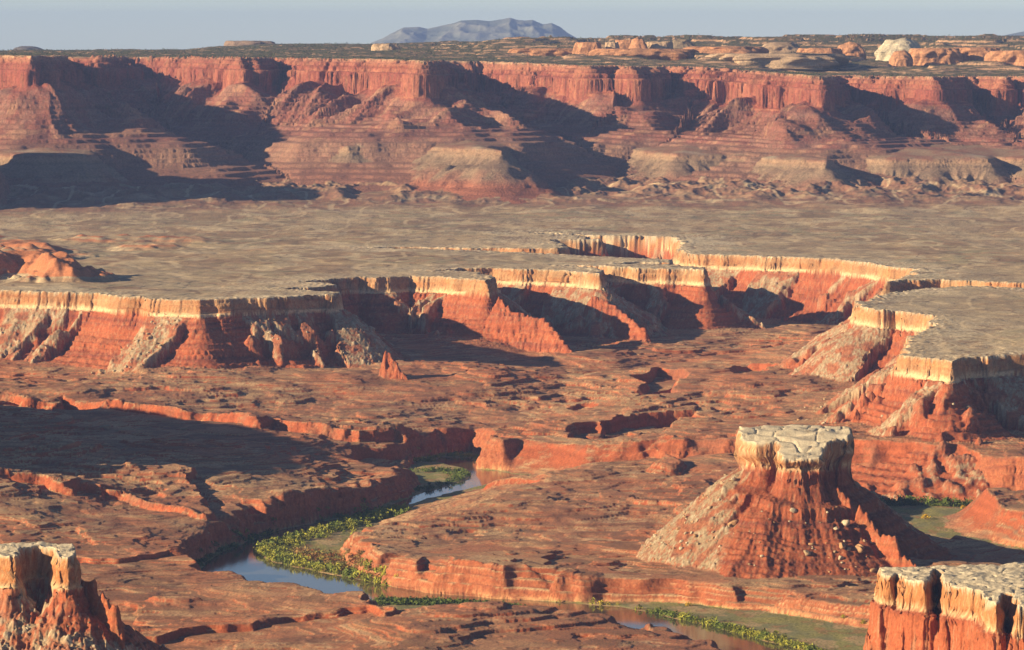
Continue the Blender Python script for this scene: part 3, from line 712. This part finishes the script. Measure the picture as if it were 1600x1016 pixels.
ii = np.arange(NC - 1)[:, None] * NR + np.arange(NR - 1)[None, :]
quads = np.stack([ii, ii + NR, ii + NR + 1, ii + 1], -1).reshape(-1, 4).astype(np.int32)
fk = KK[quads[:, 0]]
fk = np.where(fk == CSH, CE, fk)
remap = np.empty(len(VV), np.int32)
def part_of_land(name, ks, mat, **kw):
    q = quads[np.isin(fk, ks)]
    if not len(q): return None
    u = np.unique(q); remap[u] = np.arange(len(u))
    v = VV[u]
    loc = kw.pop('loc', None); par = kw.get('parent')
    if par is not None: v = v - np.array(par.location, f4)
    elif loc is not None: v = v - np.array(loc, f4)
    return mesh_obj(name, v, remap[q], mat, CC[u], loc=loc, **kw)
M_floor = rock_mat('desert_floor', .8, .38, var=.42)
M_rock = rock_mat('layered_rock', .9, .40, var=.42)
M_far = rock_mat('far_rock', 1.0, .16, var=.42, dist=5)
M_cap = rock_mat('pale_sandstone', .9, .6, var=.32)
part_of_land('canyon_floor', [CF], M_floor, kind='structure')
part_of_land('river_flats', [CV], M_floor, kind='structure')
part_of_land('bench_land', [CM], M_rock, kind='structure')
part_of_land('mesa_land', [CMR], M_rock, kind='structure')
part_of_land('escarpment', [CE], M_far, kind='structure')
part_of_land('plateau', [CP], M_far, kind='structure')
b = empty('capped_butte', (BC[0], BC[1], ZC - 568), 'solitary red butte with a wide pale caprock above the river bend', 'butte')
part_of_land('cap_rock', [CBC], M_cap, parent=b)
part_of_land('talus_slope', [CBT], M_rock, parent=b)
part_of_land('rock_fin', [CBR], M_rock, parent=b)
b = empty('rock_outcrop', (Q(50, 3700)[0], 3700, ZC - 500), 'near rock outcrop with pale block cap and red spires, cut by the bottom left corner', 'outcrop')
part_of_land('cap_rock', [CLC], M_cap, parent=b)
part_of_land('talus_slope', [CLS], M_rock, parent=b)
part_of_land('rock_spires', [CLR], M_rock, parent=b)
b = empty('rock_outcrop', (Q(1500, 3500)[0], 3500, ZC - 520), 'near rock outcrop with fluted red columns under a white slab, bottom right corner', 'outcrop')
part_of_land('cap_rock', [CRC], M_cap, parent=b)
part_of_land('column_wall', [CRS], M_rock, parent=b)
print('meshes', time.time() - T0)

def ground_h(x, y):
    return fields(np.atleast_1d(np.asarray(x, np.float64)), np.atleast_1d(np.asarray(y, np.float64)))

# ------------------------------------------------------------------ river
wm = bpy.data.materials.new('river_water'); wm.use_nodes = True
b = wm.node_tree.nodes['Principled BSDF']
b.inputs['Base Color'].default_value = (.08, .07, .04, 1); b.inputs['Roughness'].default_value = .06; b.inputs['IOR'].default_value = 1.33
nz = wm.node_tree.nodes.new('ShaderNodeTexNoise'); nz.inputs['Scale'].default_value = .4; nz.inputs['Detail'].default_value = 3
ge = wm.node_tree.nodes.new('ShaderNodeNewGeometry'); bp = wm.node_tree.nodes.new('ShaderNodeBump'); bp.inputs['Strength'].default_value = .12; bp.inputs['Distance'].default_value = .3
wm.node_tree.links.new(ge.outputs['Position'], nz.inputs['Vector']); wm.node_tree.links.new(nz.outputs['Fac'], bp.inputs['Height']); wm.node_tree.links.new(bp.outputs[0], b.inputs['Normal'])
gx = np.arange(-850, 1250, 6.0); gy = np.arange(3400, 6600, 6.0)
GXX, GYY = np.meshgrid(gx, gy)
near = (W.dist(GXX.ravel().astype(f4), GYY.ravel().astype(f4)) < 12).reshape(GXX.shape)
idn = np.arange(GXX.size).reshape(GXX.shape)
q = np.stack([idn[:-1, :-1], idn[:-1, 1:], idn[1:, 1:], idn[1:, :-1]], -1)[near[:-1, :-1] | near[1:, 1:] | near[:-1, 1:] | near[1:, :-1]]
u = np.unique(q); rm = np.zeros(GXX.size, np.int32); rm[u] = np.arange(len(u))
mesh_obj('river', np.stack([GXX.ravel()[u], GYY.ravel()[u], np.full(len(u), ZC + HV - .6)], -1), rm[q], wm, kind='structure')


# ------------------------------------------------------------------ foliage
def leaf_mat(name):
    m = bpy.data.materials.new(name); m.use_nodes = True
    N = m.node_tree.nodes; b = N['Principled BSDF']; b.inputs['Roughness'].default_value = .8; b.inputs['Specular IOR Level'].default_value = .1
    at = N.new('ShaderNodeAttribute'); at.attribute_name = 'Col'; m.node_tree.links.new(at.outputs['Color'], b.inputs['Base Color'])
    return m
M_leaf = leaf_mat('foliage'); M_bark = leaf_mat('bark')
def leaves(px_, py_, pz_, rad, hgt, nl, col, jit=.25, leaf=.34):
    """leaf-clump triangles for many shrubs at once; crown = uneven ellipsoid resting on the ground"""
    n = len(px_); k = n * nl
    d = rng.normal(size=(k, 3)); d /= np.linalg.norm(d, axis=1)[:, None]
    d[:, 2] = np.abs(d[:, 2])
    rr = rng.uniform(.45, 1.0, k) ** .6
    R_ = np.repeat(rad, nl); H_ = np.repeat(hgt, nl)
    lob = 1 + .35 * np.sin(3 * np.arctan2(d[:, 1], d[:, 0]) + np.repeat(rng.uniform(0, 6, n), nl))
    c = np.stack([np.repeat(px_, nl) + d[:, 0] * rr * R_ * lob, np.repeat(py_, nl) + d[:, 1] * rr * R_ * lob, np.repeat(pz_, nl) + d[:, 2] * rr * H_ - .2], 1)
    sz = (leaf * R_ * rng.uniform(.6, 1.3, k))[:, None, None]
    v = c[:, None, :] + rng.normal(size=(k, 3, 3)) * sz * .7
    cc = np.repeat(col, nl, 0) * (1 + rng.uniform(-jit, jit, (k, 1)))
    return v.reshape(-1, 3), np.arange(3 * k).reshape(-1, 3), np.repeat(cc, 3, 0)
def stuff(name, x, y, z, rad, hgt, nl, col, label=None, **kw):
    v, f, c = leaves(x, y, z, rad, hgt, nl, col, **kw)
    return mesh_obj(name, v, f, M_leaf, np.clip(c, .005, .9), kind='stuff', label=label)
def band(name, pts, width, n, rad, hg, colA, colB, label, nl=34, top=1.0):
    p = np.array([P(a, b, HV) for a, b in pts]); seg = np.linalg.norm(np.diff(p, axis=0), axis=1); cs = np.concatenate([[0], np.cumsum(seg)])
    t = rng.uniform(0, cs[-1], n)
    x = np.interp(t, cs, p[:, 0]) + rng.normal(0, width / 2, n); y = np.interp(t, cs, p[:, 1]) + rng.normal(0, width / 2, n)
    g = ground_h(x, y); ok = (g['dW'] > 1.5) & (g['h'] < HV + 14)
    x, y, z = x[ok], y[ok], g['h'][ok] + ZC
    n = len(x); 
    if n == 0: return
    s_ = rng.uniform(.55, 1.25, n); m_ = np.clip(.5 + n2(x / 25, y / 25, 300) * 1.3 + rng.normal(0, .2, n), 0, 1)[:, None]
    stuff(name, x, y, z, rad * s_, hg * s_, nl, colA[None] * (1 - m_) + colB[None] * m_, label)
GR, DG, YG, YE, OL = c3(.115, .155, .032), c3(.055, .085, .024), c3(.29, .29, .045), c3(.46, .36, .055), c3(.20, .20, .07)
band('river_thicket', [(606, 798), (560, 812), (500, 828), (440, 842), (412, 854), (403, 866), (420, 877), (470, 889), (530, 900), (590, 913)], 34, 2300, 4.4, 7, GR, YG, 'dense green thicket round the tip of the river bend')
band('river_thicket', [(450, 862), (500, 868), (520, 880), (560, 893), (600, 908)], 34, 700, 3.2, 4, OL, c3(.26, .12, .045), 'russet and olive shrubs inside the river bend')
band('river_thicket', [(585, 912), (640, 922), (655, 915), (720, 929), (800, 938), (900, 944), (960, 948)], 10, 700, 3.4, 4.6, YE, YG, 'yellow bushes along the foot of the red river wall')
band('river_thicket', [(590, 944), (650, 944), (720, 946), (790, 952), (855, 962)], 16, 900, 4, 5.6, GR, DG, 'green thicket on the near bank below the yellow bushes')
band('river_thicket', [(965, 952), (1010, 958), (1060, 968), (1110, 979), (1165, 992), (1250, 1015), (1330, 1045)], 12, 1600, 3.8, 5.2, YG, GR, 'yellow green hedge of bushes on the bank, bottom centre')
band('river_thicket', [(655, 722), (690, 714), (720, 712), (745, 720)], 22, 160, 3.4, 4.5, GR, YG, 'green thicket at the head of the visible river')
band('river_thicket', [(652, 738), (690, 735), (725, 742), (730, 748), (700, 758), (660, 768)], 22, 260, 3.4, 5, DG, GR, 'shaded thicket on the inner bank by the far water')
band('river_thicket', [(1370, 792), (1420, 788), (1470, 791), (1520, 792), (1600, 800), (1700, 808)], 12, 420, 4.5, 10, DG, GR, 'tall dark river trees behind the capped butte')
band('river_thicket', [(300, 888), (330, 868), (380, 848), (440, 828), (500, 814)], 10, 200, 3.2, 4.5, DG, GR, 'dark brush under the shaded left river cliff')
# low scrub of the flats and desert
def scatter(name, n, xr, yr, test, rad, hg, nl, cA, cB, label, clump=60, **kw):
    y = rng.uniform(yr[1] ** -1, yr[0] ** -1, n) ** -1
    px_ = rng.uniform(*xr, n); x = (px_ - 800) * y / F
    g = ground_h(x, y); ok = test(g) & (n2(x / clump, y / clump, 310) + rng.normal(0, .35, n) > -.05)
    x, y, z = x[ok], y[ok], g['h'][ok] + ZC; n = len(x); s_ = rng.uniform(.5, 1.3, n); m_ = rng.uniform(0, 1, n)[:, None]
    stuff(name, x, y, z, rad * s_, hg * s_, nl, cA[None] * (1 - m_) + cB[None] * m_, label, **kw)
scatter('valley_scrub', 26000, (250, 1650), (4100, 6400), lambda g: (g['cls'] == CV) & (g['dW'] > 3), 1.2, 1.3, 9, OL, c3(.20, .19, .10), 'low grey green scrub on the river flats')
scatter('desert_scrub', 42000, (-40, 1640), (4100, 7600), lambda g: (g['cls'] == CF), 1.1, 1.0, 7, c3(.10, .085, .04), c3(.16, .12, .06), 'sparse dark desert scrub on the canyon floor', clump=90)
scatter('bench_scrub', 26000, (-40, 1640), (5800, 10800), lambda g: ((g['cls'] == CM) | (g['cls'] == CMR)) & (g['dA'] < -25), 1.5, 1.1, 5, c3(.13, .11, .06), c3(.18, .15, .08), 'sparse scrub on the pale benches', clump=160)
scatter('juniper_woodland', 34000, (-40, 1640), (12300, 17500), lambda g: (g['cls'] == CP), 4.2, 5, 7, c3(.04, .055, .025), c3(.07, .085, .04), 'dark juniper woodland scattered over the plateau', clump=220)

# ------------------------------------------------------------------ rocks
def ico(sub):
    import bmesh
    bm = bmesh.new(); bmesh.ops.create_icosphere(bm, subdivisions=sub, radius=1)
    v = np.array([p.co[:] for p in bm.verts]); f = np.array([[q.index for q in p.verts] for p in bm.faces]); bm.free(); return v, f
def rock_shape(sub, seed, blocky=.5, rough=.25):
    v, f = ico(sub); r_ = np.random.default_rng(seed)
    v = v.copy()
    for _ in range(10):                       # slice flat faces off the ball
        n = r_.normal(size=3); n /= np.linalg.norm(n); k = r_.uniform(.45, .8)
        d = v @ n; over = d > k; v[over] -= n[None] * (d[over] - k)[:, None] * blocky * 2
    nn = n2(v[:, 0] * 2 + seed, v[:, 1] * 2 + v[:, 2] * 1.7, seed) * rough
    return v * (1 + nn[:, None]), f
boul = []
for k in range(6):
    v, f = rock_shape(2, 40 + k)
    v = v * np.array([1.25, 1.0, .8])
    tone = (WHITE, RUBB, CREAM * .9)[k % 3]
    c = tone[None] * (1 + .25 * n2(v[:, 0] * 3, v[:, 1] * 3 + v[:, 2] * 2, k))[:, None]
    boul.append((v, f, c))
bmesh_cache = {}
def boulders(n, box, test, smin, smax, label, group, big=()):
    cand = []
    xs = rng.uniform(box[0], box[1], n * 30); ys = rng.uniform(box[2], box[3], n * 30)
    g = ground_h(xs, ys); ok = np.where(test(g, xs, ys))[0][:n]
    for i in ok:
        k = int(rng.integers(6)); s_ = smin * (smax / smin) ** (rng.uniform() ** 2.2)
        if k not in bmesh_cache:
            o = mesh_obj('boulder', *boul[k][:2], M_cap, boul[k][2], label=label, cat='boulder', group=group); bmesh_cache[k] = o.data
        else:
            o = bpy.data.objects.new('boulder', bmesh_cache[k]); COL.objects.link(o); tag(o, None, label, 'boulder', group)
        o.location = (xs[i], ys[i], g['h'][i] + ZC + s_ * .25)
        o.rotation_euler = (rng.uniform(-.4, .4), rng.uniform(-.4, .4), rng.uniform(0, 6.28)); o.scale = (s_, s_, s_)
bx_, by_ = BC
boulders(95, (bx_ - 190, bx_ - 20, by_ - 150, by_ + 30), lambda g, x, y: (g['cls'] == CBT) & (g['rubb'] > .5) | ((g['cls'] == CF) & (np.hypot(x - bx_, y - by_) < 165)), 1.2, 4.2,
         'pale boulder lying on the left scree of the capped butte', 'boulders on the left scree of the capped butte')
boulders(50, (bx_ - 80, bx_ + 110, by_ - 190, by_ - 90), lambda g, x, y: (g['cls'] == CBT) | (g['cls'] == CF) & (g['dV'] > 12) & (y > by_ - 190), 1.2, 6.0,
         'pale boulder scattered along the red foot of the capped butte', 'boulders at the foot of the capped butte')
mx_, my_ = P(1420, 600, -480)
boulders(70, (mx_ - 200, mx_ + 60, my_ - 250, my_ + 420), lambda g, x, y: ((g['cls'] == CMR) & (g['dA'] > 12) & (g['dA'] < 150)) | ((g['cls'] == CF) & (g['dA'] < 150)), 1.8, 6.0,
         'pale boulder fallen on the slope below the right mesa', 'boulders below the right mesa')
lx_, ly_ = P(200, 540, -490)
boulders(60, (lx_ - 260, lx_ + 330, ly_ - 160, ly_ + 160), lambda g, x, y: (g['cls'] == CM) & (g['dA'] > 12) & (g['dA'] < 140) & (g['rubb'] > .4), 1.8, 5.0,
         'grey boulder in the scree below the long left cliff', 'boulders below the long left cliff')
fx0, fy0 = Q(60, 3640)
boulders(40, (fx0 - 60, fx0 + 40, fy0 - 90, fy0 + 40), lambda g, x, y: (g['cls'] == CLS), .8, 2.6,
         'pale boulder on the slope under the bottom left outcrop', 'boulders under the bottom left outcrop')
for px_, py_, s_, lab in [(165, 690, 7, 'largest pale slab in the big shadow on the left'), (188, 692, 5, 'pale slab just right of the largest one in the left shadow'), (218, 693, 4, 'small pale slab at the right end of the slab row in the left shadow'), (288, 690, 4.2, 'single pale boulder in the big shadow on the left, right of the flat slabs'), (40, 692, 3.5, 'flat pale boulder in the big shadow near the left edge')]:
    x, y = P(px_, py_, -566); g = ground_h(x, y)
    v, f, c = boul[1]; o = mesh_obj('boulder', v, f, M_cap, c, label=lab, cat='boulder'); o.location = (x, y, g['h'][0] + ZC + 1); o.scale = (s_ * 1.5, s_, s_ * .7)
# rocks standing on the plateau
def knob(px0, px1, ytop, ybase, D, col, label, name='rock_dome', cat='rock dome', seed=1, flat=0, depth=.7, kind=None, sub=5, steps=3.5):
    wd = (px1 - px0) / F * D / 2; hh = (ybase - ytop) / F * D
    v, f = ico(sub)
    a = np.sign(v) * np.abs(v) ** (.85 if flat else .92)
    r_ = 1.1 + .24 * n2(v[:, 0] * 2.1 + seed, v[:, 1] * 2.1 + v[:, 2], seed) + .09 * n2(v[:, 0] * 5 + seed, v[:, 1] * 5 + v[:, 2] * 3, seed + 2)
    zz = a[:, 2]
    if not flat: zz = np.where(v[:, 2] > 0, 1 - np.hypot(v[:, 0], v[:, 1]) ** 2.9, zz)
    if flat: zz = np.minimum(zz, .62) / .62
    zz = np.where(zz > 0, terr(zz * hh, steps, 4, .45) / max(hh, 1), zz * 1.0)
    low = np.where(v[:, 2] < 0, 1 / np.maximum(np.hypot(a[:, 0], a[:, 1]), .05), 1)
    low = np.where(v[:, 2] < 0, np.minimum(low, 3), low)
    x_ = a[:, 0] * r_ * wd * low; y_ = a[:, 1] * r_ * wd * depth * low; z_ = zz * hh * (1 + .10 * n2(v[:, 0] * 3, v[:, 1] * 3, seed + 5))
    c = col[None] * (1 + .22 * n2(z_ / 4, x_ / 120, seed) + .12 * n2(x_ / 6, y_ / 6, seed + 1))[:, None]
    zb_ = Z(ybase, D)
    o = mesh_obj(name, np.stack([x_, y_, z_], -1), f, M_far, np.clip(c, .01, .8), label=label if not kind else None, cat=None if kind else cat, kind=kind, loc=(Q((px0 + px1) / 2, D)[0], D, ZC + zb_))
    return o
OR2 = c3(.42, .22, .12); TAN = c3(.42, .31, .21)
knob(1370, 1440, 61, 82, 14300, c3(.50, .45, .34), 'large white rounded dome on the right skyline', seed=3)
knob(1308, 1350, 66, 84, 14100, OR2, 'small orange knob left of the white dome', seed=5)
knob(1392, 1425, 79, 94, 13700, OR2, 'orange block just below the white dome', seed=6)
knob(1185, 1252, 66, 82, 14300, c3(.30, .22, .15), 'low tree-dotted knob between the knob cluster and the orange knob', seed=7)
knob(900, 938, 67, 84, 13900, OR2 * 1.05, 'squarish orange block at the left end of the knob cluster', seed=8, flat=1)
knob(946, 966, 66, 84, 13950, TAN, 'narrow pale block second from the left in the knob cluster', seed=9, flat=1)
knob(962, 1000, 63, 84, 14100, OR2, 'orange block in the middle of the knob cluster', seed=10, flat=1)
knob(982, 1012, 60, 86, 13850, OR2 * 1.1, 'tallest rounded knob of the cluster, with a dark top', seed=11)
knob(1010, 1050, 66, 85, 13900, TAN, 'pale block right of the tallest knob', seed=12, flat=1)
knob(1040, 1088, 62, 84, 14200, c3(.24, .19, .13), 'dark domed knob at the right end of the cluster', seed=13)
knob(582, 622, 69, 80, 14500, TAN, 'small pale flat-topped rock left of the distant mountain foot', seed=14, flat=1, cat='rock', name='flat_rock')
knob(690, 800, 69.5, 78, 16000, c3(.50, .36, .24), 'long low pale ledge in front of the distant mountain', seed=15, flat=1, cat='ledge', name='rock_ledge')
knob(935, 1075, 77, 89, 13750, OR2 * .9, 'long low orange ledge under the knob cluster', seed=21, flat=1, cat='ledge', name='rock_ledge', sub=6)
knob(1075, 1190, 73, 84, 14100, OR2, 'low ledge between the knob cluster and the tree-dotted knob', seed=22, flat=1, cat='ledge', name='rock_ledge', sub=6)
knob(1120, 1300, 84, 94, 13500, TAN * .9, 'nearer long tan ledge on the rim left of the white dome', seed=23, flat=1, cat='ledge', name='rock_ledge', sub=6)
knob(1245, 1312, 76, 90, 13900, OR2, 'short orange ledge touching the small orange knob on its left', seed=24, flat=1, cat='ledge', name='rock_ledge', sub=6)
knob(1425, 1500, 76, 90, 13800, OR2 * 1.05, 'orange ledge between the white dome and the broad right ledge', seed=25, flat=1, cat='ledge', name='rock_ledge', sub=6)
knob(1550, 1650, 80, 96, 13600, OR2, 'orange ledge cut by the right edge of the picture', seed=26, flat=1, cat='ledge', name='rock_ledge', sub=6)
knob(800, 900, 76, 84, 14000, OR2 * .85, 'low dark orange ledge left of the knob cluster', seed=27, flat=1, cat='ledge', name='rock_ledge', sub=6)
knob(1490, 1560, 75, 90, 13900, OR2, 'broad orange ledge right of the white dome', seed=16, flat=1, cat='ledge', name='rock_ledge')
knob(355, 428, 64.5, 78, 19000, c3(.22, .16, .12), 'small flat-topped butte on the left skyline', seed=17, flat=1, cat='butte', name='skyline_butte')
knob(14, 72, 72.5, 84, 24000, c3(.12, .11, .10), 'low blue mound at the far left skyline', seed=18, cat='hill', name='skyline_hill')
# distant mountain range as land
def mountain(name, px0, px1, D, prof, seed):
    nx, ny = 260, 120
    u = np.linspace(px0, px1, nx); t = np.linspace(-1, 1, ny)
    U, T = np.meshgrid(u, t)
    hp = np.interp(U, [a for a, b in prof], [(HY - b) / F * D for a, b in prof])
    base = (HY - 78) / F * D
    Xw = (U - 800) * D / F; Yw = D + T * 2600
    rg = ridg(Xw / 900, Yw / 1500, 4, seed)
    fall = np.clip(1 - np.abs(T) ** 1.15, 0, 1)
    z = base + (hp - base) * fall * (1 + (rg - .55) * .55 * sm(0, .35, np.abs(T)))
    i = np.arange(ny - 1)[:, None] * nx + np.arange(nx - 1)[None, :]
    q = np.stack([i, i + 1, i + nx + 1, i + nx], -1).reshape(-1, 4)
    c = L(c3(.12, .145, .12)[None], c3(.22, .235, .20)[None], sm(.3, .9, rg.ravel()))
    mesh_obj(name, np.stack([Xw, Yw, z + ZC], -1).reshape(-1, 3), q, M_far, c, kind='structure')
mountain('mountain', 565, 935, 60000, [(565, 78), (582, 66), (598, 60), (612, 52), (630, 43), (655, 42), (668, 45), (690, 40), (710, 36), (720, 32), (745, 31), (765, 33), (785, 30), (797, 27.5), (808, 31), (820, 32), (832, 31), (848, 38), (862, 36), (875, 42), (888, 52), (900, 59), (916, 66), (935, 78)], 400)
mountain('mountain', 1520, 1800, 62000, [(1520, 74), (1535, 64), (1560, 57), (1600, 49), (1660, 40), (1720, 46), (1800, 74)], 420)

# ------------------------------------------------------------------ trees and bushes one can tell apart
def bush(px_, py_, rad, hgt, col, label, name='bush', cat='bush', h0=HV, trunk=False):
    x, y = P(px_, py_, h0); g = ground_h(x, y); z = g['h'][0] + ZC
    t = empty(name, (x, y, z), label, cat)
    a = np.zeros(1)
    lift = hgt * .25 if trunk else 0
    v, f, c = leaves(a, a, a + lift, np.array([rad]), np.array([hgt - lift]), 260, col[None], leaf=.16)
    mesh_obj('foliage', v, f, M_leaf, np.clip(c, .01, .9), parent=t)
    th = np.arange(7) / 7 * 2 * np.pi; zs = np.array([-.4, hgt * .25, hgt * .6]); rs_ = np.array([.5, .35, .15]) * rad / 4
    v = np.array([[np.cos(q_) * r0, np.sin(q_) * r0, zq] for zq, r0 in zip(zs, rs_) for q_ in th]); f = np.array([[a_ * 7 + b_, a_ * 7 + (b_ + 1) % 7, (a_ + 1) * 7 + (b_ + 1) % 7, (a_ + 1) * 7 + b_] for a_ in range(2) for b_ in range(7)])
    mesh_obj('trunk', v, f, M_bark, np.tile(c3(.12, .08, .05), (len(v), 1)), parent=t)
bush(1446, 812, 5.0, 6.5, c3(.55, .38, .03), 'bright yellow tree alone on the green flat right of the butte shadow', 'cottonwood_tree', 'tree', trunk=True)
bush(1505, 806, 4.0, 5.0, c3(.48, .34, .04), 'yellow tree against the edge of the right red bench', 'cottonwood_tree', 'tree', trunk=True)
bush(1213, 992, 4.2, 4.6, c3(.22, .24, .03), 'single yellow green bush in the middle of the grey river flat')
bush(1318, 974, 3.0, 4.0, c3(.30, .30, .03), 'left of two bright green bushes under the red wall beside the right outcrop')
bush(1349, 980, 3.2, 4.0, c3(.28, .26, .03), 'right of two bright green bushes under the red wall beside the right outcrop')
bush(1075, 947, 4.0, 4.4, c3(.40, .27, .03), 'yellow bush against the red river wall where the grey flat begins')
print('objects', time.time() - T0)

# ------------------------------------------------------------------ haze
hz = bpy.data.materials.new('haze_air'); hz.use_nodes = True
N = hz.node_tree.nodes; N.remove(N['Principled BSDF'])
pv_ = N.new('ShaderNodeVolumePrincipled')
pv_.inputs['Color'].default_value = (.28, .43, .92, 1)
pv_.inputs['Density'].default_value = 1.3e-5
pv_.inputs['Anisotropy'].default_value = 0.0
hz.node_tree.links.new(pv_.outputs[0], N['Material Output'].inputs['Volume'])
x0, x1, y0, y1, z0, z1 = -16000, 16000, -600, 72000, ZC - 612, ZC + 420
vv = [(x, y, z) for x in (x0, x1) for y in (y0, y1) for z in (z0, z1)]
ff = [(0, 1, 3, 2), (4, 6, 7, 5), (0, 4, 5, 1), (2, 3, 7, 6), (0, 2, 6, 4), (1, 5, 7, 3)]
mesh_obj('haze', vv, ff, hz, kind='stuff')
print('done', time.time() - T0)
